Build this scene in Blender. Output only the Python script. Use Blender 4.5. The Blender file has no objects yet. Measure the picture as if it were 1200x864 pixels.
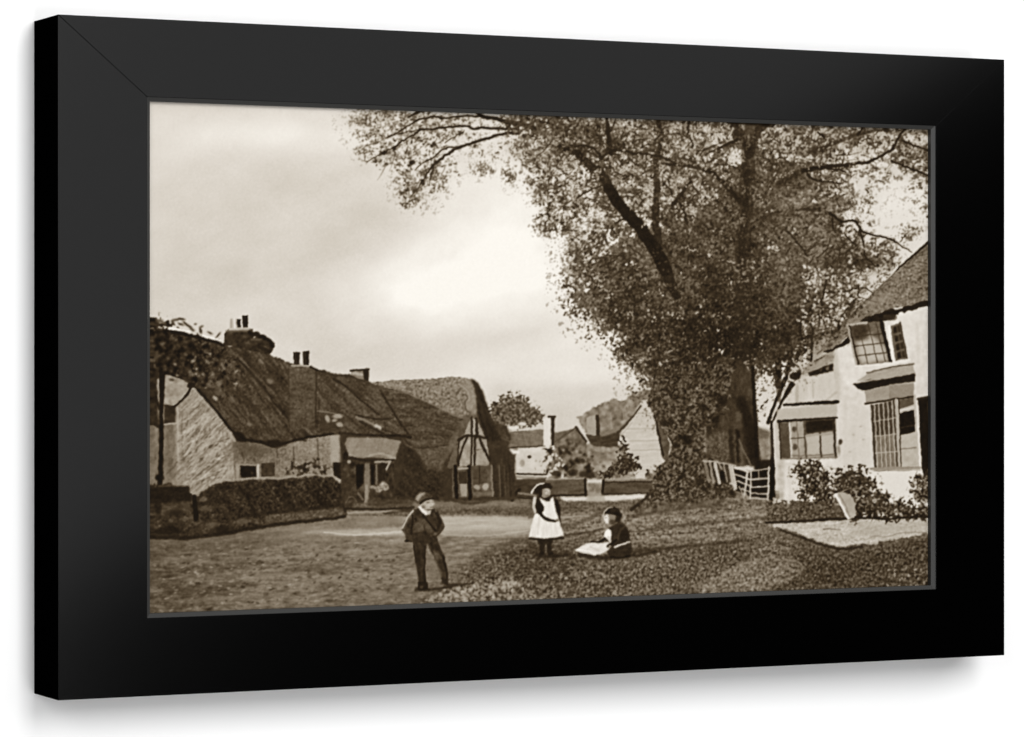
# A framed sepia photograph hanging on a white wall, seen a little from the left.
import bpy, bmesh, math
import numpy as np
from mathutils import Vector, Quaternion, Matrix
FRAME_ROUGH, FRAME_SPEC = .15, .16
LIP = (.03, .03, .029)
PRINT_GAIN = .70
WORLD = .0
SEPIA = [(4, 2, 0), (31, 22, 11), (64, 51, 34), (92, 79, 61), (135, 122, 104), (186, 177, 162), (221, 214, 204), (254, 250, 242)]
def LIGHTS():
    # softbox up on the right: its slanting lower edge is what the lacquer mirrors from corner to corner
    d = Vector((.4447, -.8957, 0)); c0 = Vector((FW/2, 0, 0))+d*2.8; eye = Vector((-.9426, 2.79142, 0)); e = []
    for x, z in ((.0175, -.2515+EDGE), (.96, .264+EDGE)):
        r = Vector((x, 0, z))-eye; e.append(eye+r*((c0-eye).dot(d)/r.dot(d)))
    t = (e[1]-e[0]).normalized(); n = d.cross(t).normalized()
    if n.z < 0: n = -n
    X = t if t.cross(n).dot(d) > 0 else -t
    l = bpy.data.lights.new('key_softbox', 'AREA'); l.shape = 'RECTANGLE'; l.size = 5.0; l.size_y = 2.8; l.energy = KEY
    o = bpy.data.objects.new('key_softbox', l); C.objects.link(o)
    m = Matrix((X, n, X.cross(n))).transposed().to_4x4(); m.translation = (e[0]+e[1])/2+n*1.4; o.matrix_world = m
    softbox('front_softbox', (.4, -3.5, 1.3), (.5, 0, 0), 1.0, 1.6, FILL)
    softbox('low_softbox', (.35, -3.5, -1.0), (.5, 0, 0), 1.1, 1.4, LOW)
    softbox('side_softbox', (-1.9, -2.6, 1.0), (.5, 0, 0), 1.4, 1.6, 30)
EDGE, KEY, FILL, LOW = .06, 91, 66, 48
LABELS = {
 'lane': 'bright strip of lane before the garden walls', 'garden#2': 'bit of garden between great tree and white house',
 'sky': 'pale cloudy sky with one bright patch', 'road': 'worn earth road of the village', 'green': 'leaf-strewn grass of the village green', 'pavement': 'pale paved patch in front of the white house',
 'far_tree#1': 'small dark round tree behind the low white house', 'far_tree#2': 'pale trees far behind the white gable', 'garden': 'garden growth before the far houses',
 'far_house': 'low white house with a white chimney', 'brick_house': 'small house with a dark pointed gable', 'slate_house': 'far house with a dark roof and thin black stack', 'white_gable_house': 'tall pale boarded gable beside the great tree',
 'shrub#1': 'dark conifer in front of the pale gable', 'shrub#2': 'leafy plant at the foot of the pale gable', 'climber': 'climbing plant on the cottage wall', 'flowers': 'pale flower heads beside the porch', 'shrub#3': 'untidy growth round the porch',
 'shrub#4': 'leafy bush under the ground-floor window', 'shrub#5': 'large dark bush behind the leaning stone', 'shrub#6': 'bush below the bay window by the door',
 'fence#1': 'dark upright boards beside the timbered gable', 'fence#2': 'dark low fence behind the girl', 'garden_wall#1': 'low garden wall on the near side of the gateway', 'garden_wall#2': 'low garden wall between gateway and great tree', 'garden_wall#3': 'dark garden wall under the young tree', 'gateway': 'opening between the two low garden walls', 'bench': 'dark prop and plank near the timbered gable',
 'thatched_cottage': 'cottage with mossy thatch and a white gable wall', 'tiled_cottage': 'middle cottage with a tall brick stack', 'long_cottage': 'end cottage with thatch and a timber-framed gable', 'young_tree': 'dark young tree at the cottage end', 'hedge': 'clipped dark hedge before the thatched cottage', 'post': 'short dark post beside the hedge', 'porch': 'lean-to porch with pale roof',
 'white_house': 'white house with bay window and thatched roof', 'garden_tree': 'black trunks between great tree and white house', 'great_tree': 'great ivy-clad tree with wide leafy crown', 'hurdle': 'leaning pale palings beside the gate', 'field_gate': 'pale barred gate beside the white house', 'lawn': 'dark grass strip under the house bushes', 'boundary_stone': 'pale slab leaning in front of the bushes',
 'boy': 'standing boy in cap and dark jacket with hands at his pockets', 'standing_girl': 'standing girl in hat, dark dress and white pinafore', 'seated_child': 'child in hat and dark coat sitting on the grass',
 'thatched_cottage/window#1': 'black window above the hedge', 'thatched_cottage/window#2': 'brown window with pale frame', 'thatched_cottage/window#3': 'narrow dark window by the porch', 'tiled_cottage/chimney#1': 'tall brick stack with two dark pots', 'tiled_cottage/chimney#2': 'short stack on the ridge',
}
# ---------------------------------------------------------------- the old photograph, drawn in grey tones
PX0, PY0, PX1, PY1, S = 168.0, 108.0, 1106.0, 732.0, 1.15
W, H = int((PX1-PX0)*S), int((PY1-PY0)*S)
T = np.full((H, W), .85, np.float32)            # tone 0..1
L = np.zeros((H, W), np.int16)                  # which printed thing each dot belongs to
YY, XX = np.mgrid[0:H, 0:W].astype(np.float32)
XX = XX/S + PX0 + .5/S; YY = YY/S + PY0 + .5/S  # drawing coordinates of each dot
NAMES = ['sky']
def lab(path):
    if path not in NAMES: NAMES.append(path)
    return NAMES.index(path)
rng = np.random.default_rng(7)
TAB = rng.random((256, 256)).astype(np.float32)

def vnoise(x, y, seed=0):
    x = x + seed*17.31; y = y + seed*7.77
    xi = np.floor(x); yi = np.floor(y)
    fx = x-xi; fy = y-yi
    fx = fx*fx*(3-2*fx); fy = fy*fy*(3-2*fy)
    a = xi.astype(np.int32) & 255; b = yi.astype(np.int32) & 255
    a1 = (a+1) & 255; b1 = (b+1) & 255
    return (TAB[b, a]*(1-fx)+TAB[b, a1]*fx)*(1-fy) + (TAB[b1, a]*(1-fx)+TAB[b1, a1]*fx)*fy

def fld(x, y, sx, sy, ang=0, seed=0, octv=2):   # -1..1, stretched along ang
    c, s = math.cos(math.radians(ang)), math.sin(math.radians(ang))
    u = (x*c+y*s)/sx; v = (-x*s+y*c)/sy
    r = 0; a = 1; t = 0
    for k in range(octv):
        r = r + a*vnoise(u, v, seed+k*3); t += a
        a *= .55; u = u*2.03; v = v*2.03
    return (r/t-.5)*2.6

def blur(a, s):
    if s < .05: return a
    n = max(1, int(math.ceil(3*s)))
    k = np.exp(-.5*(np.arange(-n, n+1)/s)**2); k /= k.sum()
    for ax in (0, 1):
        p = np.pad(a, [(n, n) if i == ax else (0, 0) for i in (0, 1)], mode='edge')
        o = np.zeros_like(a)
        for i, w in enumerate(k):
            o += w*(p[i:i+a.shape[0], :] if ax == 0 else p[:, i:i+a.shape[1]])
        a = o
    return a

def gnoise(s, seed, s2=3.0):                     # leaf-sized speckle over the sheet, about unit variance
    g = np.random.default_rng(seed).standard_normal((H, W)).astype(np.float32)
    g = blur(g, s*S) - blur(g, s*s2*S)
    return g/g.std()
def cdf(g): return .5*(1+np.tanh(.8*g*(1+.045*g*g)))

SP1, SP2, SP3 = gnoise(.75, 11), gnoise(1.1, 12), gnoise(1.7, 13)
SPC0 = cdf(.8*gnoise(.7, 27, 6)+.6*gnoise(1.9, 28, 3)); SPC = cdf(gnoise(.85, 21, 5)+.5*gnoise(2.2, 24, 3)); SPC2 = cdf(gnoise(1.05, 22, 5)+.6*gnoise(2.4, 25, 3))
def hnoise(sx, sy, seed):                        # streaks lying along the ground
    g = np.random.default_rng(seed).standard_normal((H, W)).astype(np.float32); g = blur(g, sy*S)
    n = int(3*sx*S); k = np.exp(-.5*(np.arange(-n, n+1)/(sx*S))**2); k /= k.sum(); p = np.pad(g, [(0, 0), (n, n)], mode='edge'); o = np.zeros_like(g)
    for i, w in enumerate(k): o += w*p[:, i:i+W]
    o -= blur(o, 5*S); return o/o.std()
SPH = .8*hnoise(3.2, .7, 41)+.5*hnoise(1.4, .6, 42); SPH /= SPH.std()
SPG = .7*SP1+.5*SP2+.5*SPH; SPG /= SPG.std()
SPF = .75*SP1+.65*SP2; SPF /= SPF.std()

def curve(pts, n=8):                             # Catmull-Rom through the points (x, y[, w])
    p = np.array(pts, float); q = np.vstack([2*p[0]-p[1], p, 2*p[-1]-p[-2]]); out = []
    for i in range(1, len(q)-2):
        for t in np.linspace(0, 1, n, endpoint=False):
            out.append(.5*(2*q[i]+(q[i+1]-q[i-1])*t+(2*q[i-1]-5*q[i]+4*q[i+1]-q[i+2])*t*t+(3*q[i]-q[i-1]-3*q[i+1]+q[i+2])*t**3))
    out.append(q[-2]); return np.array(out)

def polymask(pts, pad=6):
    p = np.array(pts, float)
    xs = (p[:, 0]-PX0)*S; ys = (p[:, 1]-PY0)*S
    x0 = max(0, int(xs.min())-pad); x1 = min(W, int(xs.max())+pad+1)
    y0 = max(0, int(ys.min())-pad); y1 = min(H, int(ys.max())+pad+1)
    if x1 <= x0 or y1 <= y0: return None
    m = np.zeros((y1-y0, x1-x0+1), np.float32); n = len(p); K = 3
    for r in range(y0, y1):
        for k in range(K):
            yy = r+(k+.5)/K; cr = []
            for i in range(n):
                a, b = ys[i], ys[(i+1) % n]
                if (a <= yy) != (b <= yy): cr.append(xs[i]+(yy-a)/(b-a)*(xs[(i+1) % n]-xs[i]))
            cr.sort()
            for a, b in zip(cr[::2], cr[1::2]):
                a = min(max(a-x0, 0), x1-x0); b = min(max(b-x0, 0), x1-x0)
                if b <= a: continue
                ia, ib = int(a), int(b)
                if ia == ib: m[r-y0, ia] += (b-a)/K
                else:
                    m[r-y0, ia] += (ia+1-a)/K
                    m[r-y0, ia+1:ib] += 1/K
                    m[r-y0, ib] += (b-ib)/K
    return m[:, :-1], (slice(y0, y1), slice(x0, x1))

def put(m, sl, tone, label, alpha=1.0, th=.5):
    a = np.clip(m, 0, 1)*alpha
    T[sl] = T[sl]*(1-a)+tone*a
    if label is not None: L[sl][np.clip(m, 0, 1) > th] = lab(label)

def fill(pts, tone, label, tex=(), soft=0, rough=0, rs=3, grad=None, alpha=1.0, smooth=False, speck=0, spn=None):
    """tex: (amplitude, length, width, angle); grad: (x0, y0, x1, y1, tone at the far end)"""
    if smooth: pts = curve(list(pts)+[pts[0]])[:-1]
    r = polymask(pts, 6+int(3*soft*S+2*rough*S))
    if r is None: return
    m, sl = r; x, y = XX[sl], YY[sl]
    if rough:
        b = blur(m, rough*S); m = np.clip((b-.5+.3*fld(x, y, rs, rs, 0, 5, 2))*3+.5, 0, 1)
    if soft: m = blur(m, soft*S)
    t = np.full(m.shape, tone, np.float32)
    if grad:
        gx, gy = grad[2]-grad[0], grad[3]-grad[1]
        k = np.clip(((x-grad[0])*gx+(y-grad[1])*gy)/(gx*gx+gy*gy), 0, 1); t = t+(grad[4]-tone)*k
    for i, (am, lx, ly, an) in enumerate(tex): t = t+am*fld(x, y, lx, ly, an, 3+i*5, 3)
    if speck: t = t+speck*(SP1 if spn is None else spn)[sl]
    put(m, sl, np.clip(t, .02, 1), label, alpha)

def stroke(pts, w0, w1, tone, label=None, alpha=1.0, smooth=True, soft=.45, wob=0, th=.5):
    p = curve(pts) if smooth and len(pts) > 2 else np.array(pts, float)
    p = p[:, :2].copy()
    if wob:
        k = np.arange(len(p)); p[:, 0] += wob*(TAB[3, k*37 % 256]-.5)*2; p[:, 1] += wob*(TAB[9, k*53 % 256]-.5)*2
    n = len(p)-1; wm = max(w0, w1)/2+2
    x0 = max(0, int((p[:, 0].min()-wm-PX0)*S)); x1 = min(W, int((p[:, 0].max()+wm-PX0)*S)+2)
    y0 = max(0, int((p[:, 1].min()-wm-PY0)*S)); y1 = min(H, int((p[:, 1].max()+wm-PY0)*S)+2)
    if x1 <= x0 or y1 <= y0: return
    sl = (slice(y0, y1), slice(x0, x1)); x, y = XX[sl], YY[sl]; m = np.zeros(x.shape, np.float32)
    for i in range(n):
        a, b = p[i], p[i+1]; d = b-a; q = (d*d).sum() or 1e-6
        # only the neighbourhood of the segment
        xa = int((min(a[0], b[0])-wm-PX0)*S)-x0; xb = int((max(a[0], b[0])+wm-PX0)*S)+2-x0
        ya = int((min(a[1], b[1])-wm-PY0)*S)-y0; yb = int((max(a[1], b[1])+wm-PY0)*S)+2-y0
        s2 = (slice(max(0, ya), max(0, yb)), slice(max(0, xa), max(0, xb)))
        xs, ys = x[s2], y[s2]
        if not xs.size: continue
        t = np.clip(((xs-a[0])*d[0]+(ys-a[1])*d[1])/q, 0, 1)
        dist = np.hypot(xs-a[0]-t*d[0], ys-a[1]-t*d[1])
        hw = (w0+(w1-w0)*(i+t)/n)/2
        m[s2] = np.maximum(m[s2], np.clip((hw-dist)/(2*soft)+.5, 0, 1)*np.minimum(1, hw*2/.8))
    put(m, sl, tone, label, alpha, th)

def ell(cx, cy, rx, ry, tone, label=None, ang=0, soft=.5, alpha=1.0, tex=0):
    rr = max(rx, ry)+3
    sl = (slice(max(0, int((cy-rr-PY0)*S)), max(0, int((cy+rr-PY0)*S))), slice(max(0, int((cx-rr-PX0)*S)), max(0, int((cx+rr-PX0)*S))))
    x, y = XX[sl]-cx, YY[sl]-cy
    c, s = math.cos(math.radians(ang)), math.sin(math.radians(ang))
    r = np.hypot((x*c+y*s)/rx, (-x*s+y*c)/ry)
    put(np.clip((1-r)*min(rx, ry)/(2*soft)+.5, 0, 1), sl, tone+(tex*SP1[sl] if tex else 0), label, alpha)

def density(blobs, pw=1.6):
    D = np.zeros((H, W), np.float32)
    for cx, cy, rx, ry, d, *an in blobs:
        a = math.radians(an[0]) if an else 0; c, s = math.cos(a), math.sin(a)
        R = max(rx, ry)*1.7
        sl = (slice(max(0, int((cy-R-PY0)*S)), max(0, int((cy+R-PY0)*S))), slice(max(0, int((cx-R-PX0)*S)), max(0, int((cx+R-PX0)*S))))
        x, y = XX[sl]-cx, YY[sl]-cy
        r2 = ((x*c+y*s)/rx)**2+((-x*s+y*c)/ry)**2
        g = np.exp(-(r2**pw)*.7)
        if d > 0: D[sl] = 1-(1-D[sl])*(1-min(d, 1)*g)
        else: D[sl] = D[sl]*(1+d*g)
    return D

def leaves(D, tone, con, label, spc=None, k=3.6, big=.06, gain=1.1, sp=None, tfield=None, alpha=1.0, clump=.10, veil=0):
    spc = SPC if spc is None else spc; sp = SP2 if sp is None else sp
    ys, xs = np.where(D > .02)
    if not len(ys): return
    sl = (slice(ys.min(), ys.max()+1), slice(xs.min(), xs.max()+1))
    d = D[sl]
    m = np.clip((d*gain+clump*np.clip(d*4, 0, 1)*fld(XX[sl], YY[sl], 11, 8, 25, 14, 3)-spc[sl])*k+.35, 0, 1)*(d > .02)
    t = tone+con*sp[sl]+big*fld(XX[sl], YY[sl], 16, 12, 20, 9, 3)
    if tfield is not None: t = t+tfield[sl]
    if veil:                                     # leaves too small to tell apart tint the sky behind them
        v = np.clip((d-.12)*1.5, 0, 1)*np.clip(.55+.75*fld(XX[sl], YY[sl], 13, 9, 30, 19, 3), 0, 1)*veil
        T[sl] = T[sl]*(1-v)+(tone+.06)*v
    put(m, sl, np.clip(t, .05, .95), label, alpha, .45)

def scatter(n, pts, size, tone, label=None, seed=1, ang=None, asp=1.6, alpha=.8):
    """small dabs inside a polygon: leaves, tufts, stones"""
    r = polymask(pts)
    if r is None: return
    m, sl = r; g = np.random.default_rng(seed)
    ys, xs = np.where(m > .5)
    if not len(ys): return
    for i in g.integers(0, len(ys), n):
        x = XX[sl][ys[i], xs[i]]; y = YY[sl][ys[i], xs[i]]
        s = size*(.6+.8*g.random())
        ell(x, y, s*asp, s, tone[0]+(tone[1]-tone[0])*g.random(), label, (g.random()*180 if ang is None else ang+g.normal()*18), .4, alpha)

def quad(u, v, q):                                # point of a quad (tl, tr, br, bl)
    (a, b), (c, d), (e, f), (g, h) = q
    return ((a*(1-u)+c*u)*(1-v)+(g*(1-u)+e*u)*v, (b*(1-u)+d*u)*(1-v)+(h*(1-u)+f*u)*v)

# ---- sky
def G(cx, cy, sx, sy, a, an=0):
    c, s = math.cos(math.radians(an)), math.sin(math.radians(an)); x, y = XX-cx, YY-cy
    return a*np.exp(-.5*(((x*c+y*s)/sx)**2+((-x*s+y*c)/sy)**2))
T[:] = .826+.026*fld(XX, YY, 120, 60, -8, 2, 4)+.018*fld(XX, YY, 44, 26, -14, 6, 4)
T += G(350, 160, 75, 13, .08, 3)+G(250, 150, 80, 30, .035)+G(560, 210, 70, 45, .05)+G(640, 285, 80, 60, .075)+G(515, 325, 75, 40, .085, -14)+G(480, 350, 30, 15, .05)+G(560, 335, 60, 26, .05, -10)
T += G(560, 300, 90, 60, .05, -20)+G(620, 410, 120, 26, .035)+G(700, 380, 60, 60, .05)+G(470, 425, 160, 22, -.02, -4)+G(660, 440, 110, 18, .03)+G(250, 320, 90, 60, -.015)
T += G(1045, 245, 60, 60, .07)+G(420, 290, 80, 26, -.03, -16)+G(580, 392, 70, 11, -.035, -8)+G(640, 470, 80, 10, .03)+G(440, 250, 60, 14, -.015, -10)+G(480, 300, 40, 10, .03, -25)
T += .010*fld(XX, YY, 26, 16, -14, 31, 3)
cl = np.clip((T-.86)*8, 0, 1); T += cl*(.028*fld(XX, YY, 34, 18, -20, 33, 4))-.012*cl
T = blur(T, 2.0*S)
T[:] = np.clip(T, 0, .985)

# ---- ground: road, verge, green
fill([(168, 575), (1106, 575), (1106, 732), (168, 732)], .49, 'road', tex=[(.055, 90, 6, -3), (.05, 22, 4, -5), (.03, 7, 3, -5)], speck=.02, spn=SPH)
fill([(168, 632), (300, 617), (400, 606), (470, 604), (470, 628), (330, 636), (168, 640)], .50, 'road', soft=5, tex=[(.05, 30, 4, -4)])
fill([(168, 628), (290, 626), (350, 650), (260, 700), (240, 730), (168, 730)], .335, 'road', soft=18, alpha=.8, tex=[(.05, 26, 4, -4), (.05, 7, 3, -4)], speck=.024, spn=SPH)
fill([(300, 650), (480, 640), (500, 720), (300, 726)], .45, 'road', soft=14, alpha=.6, tex=[(.05, 24, 4, -6), (.05, 7, 3, -6)], speck=.024, spn=SPH)
fill([(186, 650), (330, 640), (330, 648), (190, 662)], .52, 'road', soft=4, alpha=.5, tex=[(.05, 20, 3, -3)])
fill([(200, 672), (330, 662), (370, 676), (230, 690)], .52, 'road', soft=5, alpha=.55, tex=[(.08, 12, 3, -8)], speck=.024, spn=SPH)
for i, (x, y, w, h, t) in enumerate([(232, 684, 4, 2, .2), (246, 689, 4, 2, .22), (258, 691, 3, 1.6, .2), (274, 687, 4, 1.6, .24), (284, 688, 3, 1.6, .2), (238, 695, 3, 1.5, .24), (312, 696, 4, 2, .24),
                                     (320, 690, 5, 1.6, .3), (362, 669, 4, 1.2, .3), (378, 673, 5, 1.2, .3), (444, 657, 5, 1.6, .27), (470, 648, 8, 1.4, .3), (345, 650, 6, 1.4, .3), (398, 650, 7, 1.2, .33), (430, 668, 6, 1.4, .3),
                                     (415, 692, 5, 1.5, .3), (385, 704, 6, 1.5, .3), (245, 714, 5, 1.6, .22), (200, 662, 7, 1.4, .25), (220, 650, 8, 1.4, .28), (455, 690, 5, 1.4, .3)]):
    ell(x, y, w*.8, h*.9, t, 'road', -6, .8, .7)
scatter(230, [(180, 640), (470, 632), (480, 690), (470, 715), (180, 722)], .75, (.24, .36), 'road', 4, -5, 3.2, .5)
scatter(260, [(180, 640), (470, 632), (480, 690), (470, 715), (180, 722)], .8, (.5, .66), 'road', 5, -5, 2.8, .5)
# far road, the bright strip of lane
fill([(400, 583), (770, 578), (770, 606), (520, 606), (400, 604)], .40, 'road', tex=[(.05, 40, 3, -1), (.04, 9, 2, 0)], speck=.03)
fill([(480, 586), (620, 586), (620, 594), (480, 595)], .47, 'road', soft=2, tex=[(.04, 20, 2, 0)])
fill([(404, 600), (470, 597), (470, 600), (404, 603)], .62, 'road', soft=1)
fill([(520, 606), (625, 605), (705, 604), (690, 609), (640, 614), (625, 630), (575, 632), (525, 628), (470, 628), (400, 628), (340, 623), (470, 618)], .62, 'road', soft=1.6, tex=[(.05, 30, 2.5, -2), (.03, 8, 2, 0)])
fill([(515, 605), (600, 606), (622, 610), (622, 620), (520, 622)], .69, 'road', soft=2, tex=[(.05, 30, 2, -2)])
stroke([(380, 624), (420, 627), (470, 623)], 1.2, 2.6, .78, 'road', .8)
stroke([(520, 627), (570, 628), (618, 622)], 2.2, 1.5, .76, 'road', .6)
fill([(520, 629), (600, 629), (560, 645), (500, 660), (520, 690), (480, 712), (470, 650)], .48, 'road', soft=4, tex=[(.06, 20, 3, -8)], speck=.024, spn=SPH)
stroke([(450, 602), (482, 598), (490, 604)], 3, 3, .25, 'road', .6)
stroke([(620, 606), (700, 603), (760, 600)], 3, 2, .33, 'road', .6)

for x0_, y0_, x1_, y1_, w_, t_ in [(190, 662, 330, 652, 5, .54), (240, 676, 400, 664, 4, .37), (330, 686, 470, 672, 5, .55), (200, 704, 340, 694, 5, .50), (340, 668, 470, 655, 3, .40), (380, 700, 480, 690, 4, .40), (220, 640, 400, 634, 3, .42), (300, 655, 460, 642, 4, .56), (190, 690, 300, 684, 3, .30), (400, 640, 520, 634, 3, .42)]:
    stroke([(x0_, y0_), ((x0_+x1_)/2, (y0_+y1_)/2+1.5), (x1_, y1_)], w_*.5, w_, t_, 'road', .5, soft=2.5, wob=1.6)
# green on the right
green = [(478, 714), (505, 692), (535, 672), (560, 655), (590, 640), (625, 629), (680, 627), (700, 612), (740, 594), (790, 585), (900, 584), (1106, 600), (1106, 732), (478, 732)]
fill(green, .42, 'green', soft=7, rough=1.5, tex=[(.05, 40, 9, -5), (.05, 12, 4, -6)], speck=.05, spn=SPG)
fill([(625, 606), (700, 600), (770, 596), (880, 586), (905, 600), (900, 625), (790, 640), (735, 640), (680, 628), (640, 628)], .485, 'green', soft=5, alpha=.85, tex=[(.085, 60, 3.4, -5), (.06, 18, 2.6, -4)], speck=.06, spn=SPG)
stroke([(640, 620), (680, 612), (705, 600)], 5, 4, .33, 'green', .6, soft=2)
stroke([(632, 607), (660, 606), (690, 605)], 3, 1.5, .62, None, .8, soft=1)
stroke([(655, 628), (690, 624), (706, 620)], 3.5, 2, .24, 'green', .7, soft=1.2)
stroke([(740, 646), (775, 643), (830, 638), (880, 633)], 5, 3, .24, 'green', .7, soft=1.5)
stroke([(735, 606), (790, 597), (850, 592)], 4, 3, .28, 'green', .6, soft=1.6, wob=1)
stroke([(750, 622), (790, 616), (870, 610), (900, 606)], 3, 2, .33, 'green', .6, soft=1.6, wob=1)
stroke([(790, 606), (850, 601), (896, 597)], 3, 3, .52, 'green', .5, soft=1.6, wob=1)
stroke([(760, 634), (830, 628), (900, 620)], 4, 3, .5, 'green', .5, soft=2, wob=1)
fill([(560, 660), (640, 640), (730, 655), (720, 700), (560, 706), (500, 712)], .38, 'green', soft=8, alpha=.6, tex=[(.05, 14, 6, -8)], speck=.085, spn=SPG)
fill([(580, 650), (625, 634), (690, 650), (670, 682), (600, 682)], .31, 'green', soft=7, alpha=.6, speck=.06, spn=SPG)
fill([(720, 665), (850, 640), (940, 640), (900, 665), (820, 690), (720, 704)], .39, 'green', soft=8, alpha=.7, speck=.09, tex=[(.04, 30, 5, -10)])
fill([(940, 640), (1010, 645), (1106, 630), (1106, 700), (930, 700), (900, 690)], .30, 'green', soft=8, alpha=.8, speck=.075, tex=[(.05, 30, 8, 10)])
fill([(1020, 650), (1106, 640), (1106, 690), (1030, 694)], .33, 'green', soft=10, alpha=.8, speck=.09, spn=SPG)
fill([(818, 684), (850, 668), (890, 657), (925, 656), (943, 664), (925, 680), (880, 694), (815, 699)], .50, 'green', soft=3, alpha=.85, tex=[(.06, 16, 4, -16)], speck=.06, spn=SPG)
stroke([(846, 672), (885, 657), (915, 655), (942, 664), (925, 680)], 2, 2, .6, 'green', .6, soft=1, wob=1)
fill([(900, 640), (925, 637), (915, 650), (885, 656), (870, 650)], .46, 'green', soft=3, alpha=.6, speck=.08, spn=SPG)
scatter(420, [(540, 672), (600, 645), (640, 642), (740, 655), (740, 672), (540, 690)], .7, (.42, .54), 'green', 6, None, 1.6, .28)
scatter(420, [(540, 672), (600, 645), (640, 642), (740, 655), (740, 672), (540, 690)], .75, (.22, .3), 'green', 7, None, 1.6, .28)
scatter(520, [(500, 712), (545, 678), (740, 668), (740, 702)], .95, (.5, .70), 'green', 106, None, 1.6, .5)
scatter(420, [(500, 712), (545, 678), (740, 668), (740, 702)], .95, (.15, .26), 'green', 107, None, 1.6, .5)
scatter(220, [(480, 716), (520, 690), (600, 676), (640, 705)], 1.5, (.56, .76), 'green', 16, None, 1.4, .5)
scatter(900, [(740, 655), (900, 605), (960, 650), (1095, 630), (1095, 692), (740, 702)], .8, (.44, .62), 'green', 8, None, 1.7, .28)
scatter(900, [(740, 655), (900, 605), (960, 650), (1095, 630), (1095, 692), (740, 702)], .85, (.12, .24), 'green', 9, None, 1.7, .28)
scatter(40, [(1040, 668), (1095, 660), (1095, 690), (1040, 692)], .9, (.6, .8), 'green', 10, None, 1.4, .7)
stroke([(556, 657), (575, 646), (598, 637), (622, 631)], 4, 6, .29, 'green', .42, soft=3, wob=1.5)
stroke([(622, 640), (636, 652), (665, 650)], 7, 3, .26, 'green', .5, soft=2.5)
scatter(60, [(190, 650), (470, 640), (470, 700), (190, 715)], .9, (.2, .3), 'road', 301, -5, 1.8, .55); scatter(60, [(190, 650), (470, 640), (470, 700), (190, 715)], .9, (.56, .7), 'road', 302, -5, 1.8, .5)
# paved patch before the house
pave = [(897, 615), (950, 611), (994, 609), (1040, 609), (1094, 606), (1094, 624), (1060, 630), (1028, 636), (1000, 639), (981, 641), (960, 635), (935, 625), (917, 619)]
fill(pave, .73, 'pavement', rough=1.8, rs=5, tex=[(.06, 20, 3, -4), (.05, 6, 2, -4)], speck=.03)
fill([(1005, 614), (1092, 612), (1092, 618), (1000, 630)], .66, 'pavement', soft=3, alpha=.6, tex=[(.06, 14, 3, -6)])
stroke([(965, 620), (985, 621)], 2, 1, .4, 'pavement', .7)
stroke([(1000, 633), (1040, 628), (1090, 622)], 1.2, 1.2, .4, 'pavement', .5, wob=1.5)
stroke([(915, 621), (945, 632), (981, 643), (1010, 641)], 2.5, 2.5, .14, 'green', .75, soft=1)

scatter(60, [(905, 616), (990, 611), (1090, 609), (1090, 622), (1000, 636), (950, 628)], .9, (.5, .64), 'pavement', 303, -4, 2, .5)
# ---- far trees and houses in the middle
leaves(density([(600, 478, 17, 15, 1), (616, 484, 14, 12, .95), (585, 484, 12, 12, 1), (628, 490, 9, 7, .8), (605, 492, 24, 9, 1)], 2.2), .36, .09, 'far_tree#1', SPC, sp=SPF, gain=1.2)
ell(612, 497, 5, 2, .85, 'sky'); 
fill([(676, 490), (690, 480), (712, 470), (722, 466), (728, 472), (745, 458), (770, 456), (790, 480), (790, 510), (690, 512)], .50, 'far_tree#2', rough=2, rs=4, speck=.045, spn=SP3, tex=[(.08, 10, 8, 60)])
stroke([(716, 500), (716, 484)], 1.2, 1, .62, 'far_tree#2', .7); stroke([(731, 490), (730, 480)], 1.2, 1, .6, 'far_tree#2', .7)
# low far house with the white stack
fill([(600, 524), (668, 521), (692, 520), (730, 522), (745, 560), (600, 566)], .47, 'garden', soft=1, tex=[(.08, 9, 6, 30)], speck=.06, spn=SP3)
fill([(608, 524), (664, 520), (662, 545), (640, 562), (606, 562), (600, 545)], .84, 'far_house', soft=.6, tex=[(.05, 8, 5, 0)])
fill([(585, 525.5), (595, 506), (640, 503), (638, 523), (612, 524)], .44, 'far_house/roof', tex=[(.04, 20, 2, 10), (.04, 8, 3, 70)])
fill([(592, 500), (608, 499), (608, 503), (592, 504)], .9, 'sky', soft=.5)
stroke([(586, 525.5), (638, 523)], 1.6, 1.4, .2, 'far_house/roof')
fill([(586, 527), (609, 528), (609, 532), (587, 531.5)], .93, 'far_house')
fill([(585, 533), (602, 533), (600, 560), (584, 560)], .26, 'fence#1', soft=1, tex=[(.06, 3, 12, 0)])
ell(620.5, 535.5, 2.6, 2.2, .2, 'far_house/window'); ell(612, 543, 3, 4, .45, 'far_house/window', alpha=.6, soft=1)
fill([(603, 551), (640, 550), (640, 554), (606, 554)], .8, 'far_house', soft=.6)
stroke([(606, 555.5), (640, 556)], 2.4, 2, .12, 'far_house'); stroke([(606, 559), (640, 560)], 2.6, 2, .55, 'fence#2')
fill([(637, 490), (646, 489), (646, 523), (637, 523)], .9, 'far_house/chimney')
fill([(645.5, 488), (650, 488), (650, 522), (646, 522)], .16, 'far_house/chimney')
stroke([(643, 488.5), (650, 488.5)], 3, 3, .2, 'far_house/chimney')
fill([(649.5, 507), (675, 502), (668, 512), (650, 519)], .40, 'brick_house/roof', tex=[(.05, 8, 3, 20)])
fill([(650, 519), (675, 503), (687, 518), (690, 540), (664, 545), (650, 530)], .40, 'brick_house', tex=[(.07, 6, 5, 30)], speck=.05, spn=SP3)
stroke([(650, 518), (674, 502)], 1.2, 1.6, .25, 'brick_house/roof', .7); stroke([(675, 501), (687, 517)], 3, 2.6, .16, 'brick_house/roof')
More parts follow.
